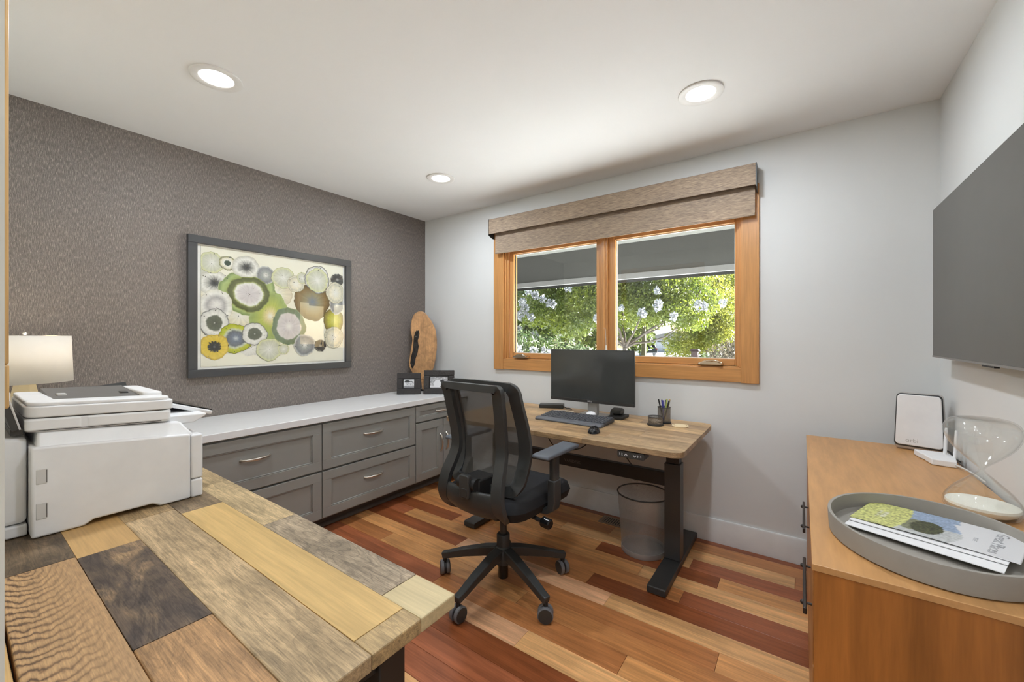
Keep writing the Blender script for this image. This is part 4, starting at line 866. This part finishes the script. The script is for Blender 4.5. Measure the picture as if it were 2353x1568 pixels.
# oval concrete tray with brochures
tr = thing('concrete_tray', 'oval grey concrete tray on the near end of the credenza', 'tray', (3.328, -1.39, CZ))
MB().lathe([(.0,CZ+.001),(.965,CZ+.001),(.985,CZ+.004),(1.0,CZ+.05),(.997,CZ+.054),(.962,CZ+.054),(.958,CZ+.05),(.945,CZ+.016),(.92,CZ+.011),(.0,CZ+.011)], 96, (3.328,-1.39,0), sx=.197, sy=.228).build('dish', concrete, tr, smooth=40)
bro = thing('brochure', 'glossy brochure with yellow field and tree photo, uppermost in the tray', 'brochure', (3.35, -1.31, CZ+.02))
O = Vector((3.18,-1.352,CZ+.0265)); U = Vector((.278,-.110,.006)); Vv = Vector((.066,.176,.0))
mb = MB(); nu, nv = 90, 60
def paint(u, v):
    n1 = random.random()
    if u > .63+.05*math.sin(v*5)-.10*(1-v)*0+.04*(v > .8):
        return S(214, 213, 213)
    if u < .30+.04*math.sin(v*3):
        if .33 < v < .62 and (.125 < u < .15 or .165 < u < .19) and n1 > .35: return S(216, 214, 190)
        return S(*(c*(.80+.3*n1 if n1 > .2 else .62) for c in (205, 206, 128)))
    if ((u-.47)/.10)**2+((v-.36)/.26)**2 < 1: k = .35+.5*n1; return S(112*k, 116*k, 76*k)
    if ((u-.38)/.09)**2+((v-.36)/.24)**2 < 1: k = .6+.4*n1; return S(150*k, 152*k, 120*k)
    if v > .45: k = .85+.25*n1; return S(148*k, 164*k, 186*k)
    k = .9+.2*n1; return S(184*k, 186*k, 184*k)
mb.grid(lambda u, v: tuple(O+U*u+Vv*v+Vector((0,0,.006*(1-v)*(u < .2)*0+.003*math.sin(PI*u)))), nu, nv); mb.c = [paint(i/nu, j/nv) for i in range(nu+1) for j in range(nv+1)]
mb.build('cover', pm_print, bro, smooth=60, solid=.0006, solid_off=-1)
ink = M('grey_lettering', A(150,150,152), .6); mt = basis(O+U*.86+Vv*.5+Vector((0,0,.0018)), -Vv, U); text('title_lettering', 'Great Places', .03, ink, bro, Matrix.Translation(-bro.location) @ mt, .0002)
text('small_lettering', 'ISSUE', .011, ink, bro, Matrix.Translation(-bro.location) @ basis(O+U*.745+Vv*.42+Vector((0,0,.0022)), -Vv, U), .0002)
pg = thing('booklet', 'white booklet lying beneath the yellow brochure in the tray', 'booklet', (3.35, -1.32, CZ+.013))
for k in range(2): MB().add([tuple(O+U*a+Vv*b+Vector((-.004*(2-k), -.008*(2-k), -.0032-.0036*(1-k)+dz))) for dz in (0, .0016) for a, b in ((.02,-.05-.13*(1-k)),(.95,-.05-.2*(1-k)),(.95,.9),(.02,.9))], [(3,2,1,0),(4,5,6,7),(0,1,5,4),(1,2,6,5),(2,3,7,6),(3,0,4,7)]).build('page_block', M('paper_white', A(214,213,212), .6), pg)

# router, adapter with antennas, hourglass
ro = thing('mesh_router', 'upright white wireless router with black edge and silver side', 'router', (3.515, -.20, CZ), math.atan2(-.36, .93)*.75)
def slab(h0, w, y, z0, z1, w1, r): 
    pts = []
    for (x_, z_) in rrect(-w/2, w/2, z0, z1, r, 6):
        f_ = (z_-z0)/(z1-z0); pts.append((x_*(w1/w*f_+1-f_), z_))
    return pts
MB().prism(slab(0, .168, 0, .001, .262, .150, .018), 'y', -.022, .035).build('rear_shell', M('router_silver', A(176,170,164), .3, .5), ro, local=True, bevel=.008, seg=3)
MB().prism(slab(0, .168, 0, .016, .262, .150, .018), 'y', -.030, -.022).build('edge_band', blk, ro, local=True, bevel=.003)
fp = MB().prism(slab(0, .158, 0, .024, .257, .142, .016), 'y', -.036, -.030).build('front_panel', wh_pl, ro, local=True, bevel=.003, seg=3)
text('lettering', 'orbi', .026, M('lettering_grey', A(170,168,164), .5), fp, basis((-.022,-.0365,.047), (1,0,0), (0,0,1)))
ad = thing('power_adapter', 'flat white adapter box with two upright antennas by the hourglass', 'adapter', (3.52, -.38, CZ))
MB().prism([(3.478,-.305),(3.488,-.37),(3.496,-.385),(3.496,-.40),(3.505,-.465),(3.575,-.475),(3.588,-.40),(3.585,-.305)], 'z', CZ+.001, CZ+.026).build('box', wh_pl, ad, bevel=.004, seg=3)
for (ax_, ay_) in ((3.565,-.345), (3.585,-.39)): MB().tube([(ax_,ay_,CZ+.024),(ax_+.002,ay_,CZ+.03),(ax_+.006,ay_,CZ+.135),(ax_+.006,ay_,CZ+.138)], .006, 12, rs=[.006,.006,.0052,.004]).build('antenna', wh_pl, ad)
cord('c', [(3.57,-.47,CZ+.014),(3.585,-.52,CZ+.013),(3.60,-.58,CZ+.008),(3.605,-.66,CZ+.005)], .0035).build('cord', wh_pl2, ad)
cord('c', [(3.56,-.205,CZ+.02),(3.597,-.24,CZ+.02),(3.606,-.30,CZ+.005),(3.608,-.36,CZ+.004)], .003).build('cord', blk, ro)
hg = thing('hourglass', 'large clear glass hourglass with white sand on the credenza', 'hourglass', (3.508, -1.02, CZ))
hc = (3.508, -1.02, CZ)
gp = [(.0,.002),(.066,.002),(.078,.010),(.082,.024),(.078,.042),(.062,.068),(.036,.096),(.014,.118),(.007,.127),(.007,.133),(.016,.144),(.04,.168),(.066,.200),(.079,.230),(.080,.252),(.070,.272),(.048,.282),(.0,.284)]
def _smooth(p, n=5):
    out = []
    for i in range(len(p)-1):
        a, b, c, d = [np.array(p[min(max(k, 0), len(p)-1)]) for k in (i-1, i, i+1, i+2)]
        for k in range(n): t = k/n; q = .5*(2*b+(c-a)*t+(2*a-5*b+4*c-d)*t*t+(3*b-a-3*c+d)*t**3); out.append((max(0.0, float(q[0])), float(q[1])))
    return out+[p[-1]]
gp = _smooth(gp)
MB().lathe(gp, 64, hc, caps=False).build('glass_bulbs', thin_glass('hourglass_glass', (.985,.99,.985), 1.0), hg, smooth=60)
gi_ = [(max(0, r-.003), z+(.003 if z < .05 else (-.003 if z > .26 else 0))) for r, z in gp]
MB().lathe(gi_, 56, hc, caps=False).build('inner_wall', thin_glass('hourglass_inner', (.985,.99,.985), .8), hg, smooth=60)
MB().lathe([(.0,.0055),(.060,.0055),(.070,.012),(.0765,.024),(.0755,.031),(.0,.033)], 48, hc).build('sand', M('white_sand', A(222,218,206), .9, noise=((300,300,300), .05)), hg)

# ------------------------------------------------------------------ television on the right wall
tv = thing('television', 'large flat dark television on the right wall', 'television', (3.56, -.82, 1.19))
MB().box(3.556, 3.575, -1.44, -.213, 1.193, 1.857).build('case', blk, tv, bevel=.002)
MB().box(3.5545, 3.5565, -1.436, -.217, 1.201, 1.853).build('screen', M('matt_screen', A(84,81,77,1.0), .42, spec=.8), tv, smooth=0)
MB().box(3.5535, 3.557, -1.44, -.213, 1.193, 1.2005).build('bottom_trim', M('tv_trim', A(120,116,112), .4, .3), tv)
MB().box(3.575, 3.60, -1.25, -.42, 1.28, 1.76).build('back_shell', blk, tv, bevel=.01); MB().box(3.60, 3.6195, -1.0, -.65, 1.40, 1.65).build('wall_mount', blk2, tv)
MB().box(3.558, 3.57, -.92, -.815, 1.186, 1.193).build('sensor_bump', blk2, tv)

# ------------------------------------------------------------------ outside
def ground_z(y): return -.35-.016*max(0, y-4)
grass = M('dry_grass', A(128,134,84), .95, noise=((.5,.5,.5), .25)); drive_m = M('pale_concrete_drive', A(218,222,226,1.12), .9, noise=((.4,.4,.4), .04))
gm = MB().grid(lambda u, v: (-70+140*u, .16+110*v, ground_z(.16+110*v)), 4, 40); struct(gm.build('ground', grass, smooth=0), 'garden ground outside the window')
struct(MB().box(-6, 10, .16, 4.1, -.35, -.15).build('porch_slab', drive_m), 'concrete porch slab outside the window')
struct(MB().grid(lambda u, v: (-16+36*u, 4.12+9*v, ground_z(4.12+9*v)+.02), 4, 6).build('driveway', drive_m, smooth=0), 'pale driveway beyond the porch')
struct(MB().grid(lambda u, v: (-75+90*u, 44+28*v, ground_z(44+28*v)+.03), 4, 6).build('street', drive_m, smooth=0), 'pale street in the distance')
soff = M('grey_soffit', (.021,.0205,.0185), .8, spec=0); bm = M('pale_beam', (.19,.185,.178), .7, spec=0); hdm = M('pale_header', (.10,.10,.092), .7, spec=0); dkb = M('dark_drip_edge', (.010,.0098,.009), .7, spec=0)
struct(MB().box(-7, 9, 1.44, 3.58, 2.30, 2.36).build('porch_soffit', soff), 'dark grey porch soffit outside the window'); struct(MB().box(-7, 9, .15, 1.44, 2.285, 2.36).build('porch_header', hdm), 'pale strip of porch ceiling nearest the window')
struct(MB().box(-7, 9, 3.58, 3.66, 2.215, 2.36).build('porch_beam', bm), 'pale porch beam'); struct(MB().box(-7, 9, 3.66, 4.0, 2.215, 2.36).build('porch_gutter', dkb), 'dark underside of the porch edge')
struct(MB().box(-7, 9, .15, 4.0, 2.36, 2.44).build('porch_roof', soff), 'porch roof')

def leaf_mat(name, c1, c2, tr=.45):
    m, nt, n, l, p = _new(name)
    f = _noise(nt, _coords(nt, (1.6,1.6,1.6)), 1, 5, .7); f2 = _noise(nt, _coords(nt, (14,14,14)), 1, 2)
    c = _mul(nt, _ramp(nt, f, [(.32, c1), (.68, c2)]), _ramp(nt, f2, [(.3, (.7,.7,.7)), (.7, (1.3,1.3,1.2))]))
    l.new(c, p.inputs['Base Color']); p.inputs['Roughness'].default_value = .45
    t = n.new('ShaderNodeBsdfTranslucent'); l.new(c, t.inputs[0]); mx = n.new('ShaderNodeMixShader'); mx.inputs[0].default_value = tr
    l.new(p.outputs[0], mx.inputs[1]); l.new(t.outputs[0], mx.inputs[2]); l.new(mx.outputs[0], n['Material Output'].inputs[0]); return m
lf_a = leaf_mat('crape_leaves', (.034,.062,.008), (.17,.195,.02)); lf_b = leaf_mat('shrub_leaves', (.022,.045,.016), (.08,.105,.04), .3); lf_c = leaf_mat('maple_leaves', (.09,.12,.014), (.26,.25,.04)); lf_d = leaf_mat('far_leaves', (.035,.06,.016), (.12,.14,.04), .35); lf_e = leaf_mat('rusty_leaves', (.05,.036,.024), (.1,.08,.05), .3)
bark = M('pale_bark', (.06,.047,.036), .85, bump=(30, .4, .01)); petal = M('white_petals', (.30,.30,.31), .7)
def foliage(name, blobs_, per, L, W_, mat, parent, seed):
    """leaves as small bent blades scattered through clumps"""
    r = np.random.default_rng(seed); C = []
    for (x, y, z, rx, ry, rz) in blobs_:
        n_ = int(per*rx*ry*rz*8)+40; d = r.normal(size=(n_, 3)); d /= np.linalg.norm(d, axis=1)[:, None]; q = r.random(n_)[:, None]**(1/2.2)
        C.append(np.array([x, y, z])+d*q*np.array([rx, ry, rz]))
    C = np.concatenate(C); n_ = len(C)
    a = r.normal(size=(n_, 3)); a[:, 2] -= .3; a /= np.linalg.norm(a, axis=1)[:, None]; b = np.cross(a, r.normal(size=(n_, 3))); b /= np.linalg.norm(b, axis=1)[:, None]
    s = r.uniform(.7, 1.3, n_)[:, None]; nn = np.cross(a, b)
    V = np.stack([C-a*L*s/2, C+b*W_*s/2+nn*W_*.2, C+a*L*s/2, C-b*W_*s/2+nn*W_*.2], 1).reshape(-1, 3)
    inv = root_mat(parent).inverted(); V = V+np.array(inv.translation)
    me = bpy.data.meshes.new(name); me.vertices.add(4*n_); me.loops.add(4*n_); me.polygons.add(n_)
    me.vertices.foreach_set('co', V.astype(np.float32).ravel()); me.loops.foreach_set('vertex_index', np.arange(4*n_, dtype=np.int32))
    me.polygons.foreach_set('loop_start', np.arange(0, 4*n_, 4, dtype=np.int32)); me.polygons.foreach_set('loop_total', np.full(n_, 4, dtype=np.int32)); me.update(); me.validate()
    me.materials.append(mat); o = bpy.data.objects.new(name, me); COL.objects.link(o); o.parent = parent; o['kind'] = 'stuff'; return o
def flower_mesh(seed):
    r = np.random.default_rng(seed); mb = MB()
    for _ in range(90):
        d = r.normal(size=3); d /= np.linalg.norm(d); c = Vector(d*np.array([.085,.085,.12])*r.uniform(.5, 1.0)); u = Vector(r.normal(size=3)).normalized(); w = u.cross(Vector(r.normal(size=3))).normalized()
        s = .026; mb.add([c-u*s, c-w*s*.8, c+u*s, c+w*s*.8], [(0,1,2,3)])
    return mb
FM = None
def flowers(t, pts):
    global FM
    for p in pts:
        if FM is None:
            o = flower_mesh(5).build('flower_cluster', petal, t, local=True, smooth=0); FM = o.data
        else:
            o = bpy.data.objects.new('flower_cluster', FM); COL.objects.link(o); o.parent = t
        o.location = Vector(p)-t.location; o.rotation_euler = (random.uniform(-.6,.6), random.uniform(-.6,.6), random.uniform(0,6)); k = random.uniform(.8, 1.3); o.scale = (k, k, k)
def branches(t, segs):
    for nm, pts, r0, r1 in segs:
        n_ = len(pts); MB().tube(pts, r0, 8, rs=[r0+(r1-r0)*i/(n_-1) for i in range(n_)]).build(nm, bark, t)
# direction helper: points in plan at distance d along a bearing seen from the doorway
def at(px, d, z):
    k = (px-1176.5)/934.24; fx, fy = -.5804+.8143*k, .8143+.5804*k; return (3.073+fx*d, -2.8125+fy*d, z)
b0 = at(1432, 10.5, ground_z(5.5))
ct = thing('crape_myrtle_tree', 'crape myrtle tree with pale branching trunk and white flower clusters', 'tree', b0)
J = at(1436, 10.5, 1.0)
branches(ct, [('trunk', [b0, at(1437,10.5,.4), J], .08, .065)]+[('branch', [J, tuple((a_*.6+b_*.4)+dz_ for a_, b_, dz_ in zip(J, at(*m_), (.03,0,.06))), at(*m_), tuple((a_+b_)/2+dz_ for a_, b_, dz_ in zip(at(*m_), at(*e_), (.05,.04,-.05))), at(*e_)], .036, .012) for m_, e_ in (((1480,10.4,1.35),(1530,10.2,1.7)),((1410,10.6,1.4),(1385,10.7,2.0)),((1430,10.8,1.6),(1425,11,2.6)),((1455,10.2,1.35),(1475,10,2.2)),((1490,10.3,1.15),(1555,10.0,1.5)),((1560,10.1,1.9),(1620,10.0,2.6)),((1370,10.6,1.5),(1310,10.4,1.95)),((1400,10.4,1.9),(1345,10.2,2.7)))])
fb_ = []
for (px, d, z, r) in ((1240,9.6,1.9,.6),(1290,9.8,2.3,.65),(1300,9.6,1.55,.45),(1345,10,1.75,.55),(1350,10,2.5,.6),(1390,10.3,2.2,.6),(1420,10.3,2.75,.65),(1460,10.2,2.3,.6),(1480,10.0,2.0,.5),(1510,10,2.6,.65),(1520,10,1.9,.5),(1550,10.1,2.1,.55),(1575,10.2,2.6,.6),(1590,10.2,1.75,.5),(1455,10.6,1.75,.4),(1250,9.8,2.7,.6),(1620,10.5,2.2,.5),(1440,10.4,3.3,.9),(1330,10.2,3.2,.8),(1540,10.2,3.2,.8)): fb_.append((*at(px, d, z), r, r, r*.75))
foliage('foliage', fb_, 1700, .075, .034, lf_a, ct, 11)
flowers(ct, [at(px, d, z) for px, d, z in ((1215,9.0,2.32),(1230,9.1,2.2),(1248,9.0,2.12),(1262,9.0,2.02),(1270,8.95,2.0),(1205,9.1,1.9),(1195,9.0,1.75),(1220,9.0,1.72),(1190,8.9,1.45),(1230,8.9,1.3),(1372,9.4,1.72),(1305,9.2,2.38),(1428,9.5,1.95),(1475,9.4,1.85),(1480,9.4,1.78),(1510,9.3,1.95),(1515,9.3,2.05),(1510,9.4,2.35),(1548,9.3,1.75),(1618,9.6,2.0),(1605,9.6,2.05),(1398,9.5,2.1),(1200,9.0,2.05),(1660,9.8,2.1))])
b1 = at(1240, 8.0, ground_z(4)); ol_ = thing('oleander_shrub', 'dark green oleander shrub with white flowers at the lower left of the window', 'shrub', b1)
foliage('foliage', [(*at(px, d, z), r, r, r) for px, d, z, r in ((1200,8.2,.95,.5),(1240,8,.8,.55),(1285,8,.85,.5),(1325,8.4,.75,.45),(1215,8.1,.2,.6),(1290,8.1,.1,.6))], 520, .16, .03, lf_b, ol_, 12)
branches(ol_, [('stem', [at(1235,8.0,ground_z(4)), at(1232,8,.3), at(1225,8.05,.9)], .03, .012), ('stem', [at(1245,8.0,ground_z(4)), at(1258,8,.3), at(1285,8,.85)], .03, .012)])
flowers(ol_, [at(px, d, z) for px, d, z in ((1190,7.6,1.05),(1226,7.5,1.02),(1256,7.5,.98),(1192,7.5,.7),(1222,7.5,.72),(1265,7.5,.7))])
def tree(label, px, d, blobs_, per, L, W_, mat, seed, trunk_r=.12, cat='tree', name='leafy_tree'):
    gz = ground_z(at(px, d, 0)[1]); b = at(px, d, gz); t = thing(name, label, cat, b, group='trees outside the window')
    top = max(q[2] for q in blobs_); MB().tube([b, at(px+2, d, gz+(top-gz)*.4), at(px+1, d, top)], trunk_r, 8, rs=[trunk_r, trunk_r*.75, trunk_r*.3]).build('trunk', bark, t)
    foliage('foliage', [(*at(q[0], q[1], q[2]), *q[3:]) for q in blobs_], per, L, W_, mat, t, seed); return t
tree('sunlit yellow-green maple filling the right pane', 1650, 15, [(1640,15,2.4,1.1,1.1,.9),(1600,15.5,3.2,1.2,1.2,.9),(1660,15,1.6,.8,.8,.7),(1625,15,1.3,.9,.9,.6),(1680,16,3.4,1.0,1.0,.8),(1590,15,1.9,.8,.8,.7),(1575,15,.75,.8,.8,.55),(1560,14.5,1.1,.6,.6,.4)], 620, .10, .048, lf_c, 21)
tree('darker green tree at the far right edge of the window', 1700, 20, [(1700,20,3.6,1.3,1.3,1.0),(1720,20,1.5,1.2,1.2,1.0)], 120, .22, .1, lf_d, 22)
tree('rusty brown bush below the maple at the right', 1690, 12, [(1680,12,.7,.75,.75,.45),(1705,12,.95,.6,.6,.4)], 420, .1, .05, lf_e, 23, .05, 'bush', 'leafy_bush')
tree('low grey-green bush beside the dark red post', 1625, 13, [(1620,13.6,.45,.6,.6,.3),(1640,14,.4,.6,.6,.35)], 300, .12, .05, lf_b, 24, .04, 'bush', 'leafy_bush')
tree('tall tree in the distance behind the left pane', 1240, 30, [(1230,30,3.5,3,3,2.4),(1290,32,3.0,3,3,2.4),(1200,30,1.0,2.4,2.4,1.6)], 16, .4, .22, lf_d, 25, .25)
tree('tall tree in the distance behind the middle of the window', 1400, 36, [(1390,36,4,3.4,3.4,2.8),(1440,38,2.6,3,3,2.2),(1345,36,1.5,2.6,2.6,1.8),(1465,40,1.2,1.8,1.8,1.6)], 12, .45, .25, lf_d, 26, .3)
tree('dark-trunked tree leaning beside the parked car', 1478, 26, [(1500,26,3.4,2.0,2.0,1.4),(1450,26,3.0,1.8,1.8,1.3)], 30, .3, .15, lf_a, 27, .2)
tree('tall tree in the distance behind the right pane', 1640, 45, [(1600,45,5,3.6,3.6,2.8),(1670,46,4,3.6,3.6,3),(1700,45,1,3,3,2.4),(1630,45,1,2.4,2.4,2)], 9, .5, .28, lf_d, 28, .3)
# far garage, car, post
gz = -1.35; gx, gy, _ = at(1525, 68, 0)
ga = thing('garage_building', 'pale grey garage with a white panelled door across the street', 'building', (gx, gy, gz), math.radians(36))
wg = M('garage_wall', (.13,.128,.125), .8); wd = M('garage_door_white', (.17,.175,.185), .6)
MB().box(-2.6, 5.5, 0, 6, 0, 2.5).build('wall', wg, ga, local=True)
MB().prism([(-3.1,2.45),(6.0,2.45),(6.0,2.6),(1.5,3.5),(-3.1,2.6)], 'y', -.4, 6.4).build('roof', M('garage_roof', (.07,.066,.062), .85), ga, local=True)
gd = MB().box(-2.2, 1.6, -.04, -.005, 0.02, 2.1).build('garage_door', wd, ga, local=True)
for r in range(4):
    for c in range(4): MB().box(-2.15+c*.94, -1.27+c*.94, -.07, -.04, .07+r*.52, .53+r*.52).build('panel', wd, gd, local=True, bevel=.01)
for c in range(4): MB().box(-2.05+c*.94, -1.37+c*.94, -.085, -.07, 1.72, 1.98).build('pane', blk_gl, gd, local=True)
cx_, cy_, _ = at(1478, 50, 0); cz_ = ground_z(cy_)+.03
cr_ = thing('parked_car', 'dark parked car seen from behind across the street', 'car', (cx_, cy_, cz_), math.radians(37))
carp = M('car_paint_dark', (.018,.02,.023), .3, .2)
MB().prism([(-2.2,.35),(-2.25,.8),(-2.15,1.0),(.9,1.0),(2.1,.85),(2.2,.5),(2.15,.3)], 'x', -.92, .92).xf(Matrix.Rotation(PI, 4, 'Z')).xf(Matrix.Rotation(PI, 4, 'Z')).build('body', carp, cr_, local=True, bevel=.08, seg=3)
MB().hexa([(-.85,-2.1,1.0),(.85,-2.1,1.0),(.85,.7,1.0),(-.85,.7,1.0)], [(-.68,-1.8,1.55),(.68,-1.8,1.55),(.68,.0,1.55),(-.68,.0,1.55)]).build('cabin', carp, cr_, local=True, bevel=.06, seg=3)
MB().hexa([(-.7,-2.1,1.06),(.7,-2.1,1.06),(.7,-2.0,1.06),(-.7,-2.0,1.06)], [(-.58,-1.89,1.46),(.58,-1.89,1.46),(.58,-1.75,1.46),(-.58,-1.75,1.46)]).build('rear_window', blk_gl, cr_, local=True)
MB().box(-.25, .25, -2.28, -2.2, .72, .84).build('number_plate', wh_pl, cr_, local=True)
for s_ in (-1, 1):
    MB().box(s_*.78-.1, s_*.78+.1, -2.27, -2.15, .78, .95).build('tail_light', M('tail_light_red', A(120,40,36), .3), cr_, local=True)
    for yy in (-1.4, 1.4): MB().lathe([(.33,-.1),(.35,-.08),(.35,.08),(.33,.1)], 24, (s_*.82, yy, .35), axis='x').build('wheel', blk2, cr_, local=True)
ppx = at(1597, 12, 0); pgz = ground_z(ppx[1])
po = thing('mailbox_post', 'dark red post in front of the bushes outside', 'post', (ppx[0], ppx[1], pgz)); pm_ = M('dark_red_post', (.03,.012,.011), .7)
MB().box(ppx[0]-.09, ppx[0]+.09, ppx[1]-.09, ppx[1]+.09, pgz, .86).build('post', pm_, po, bevel=.01); MB().hexa([(ppx[0]-.13,ppx[1]-.13,.86),(ppx[0]+.13,ppx[1]-.13,.86),(ppx[0]+.13,ppx[1]+.13,.86),(ppx[0]-.13,ppx[1]+.13,.86)], [(ppx[0]-.1,ppx[1]-.1,.92),(ppx[0]+.1,ppx[1]-.1,.92),(ppx[0]+.1,ppx[1]+.1,.92),(ppx[0]-.1,ppx[1]+.1,.92)]).build('cap', pm_, po)
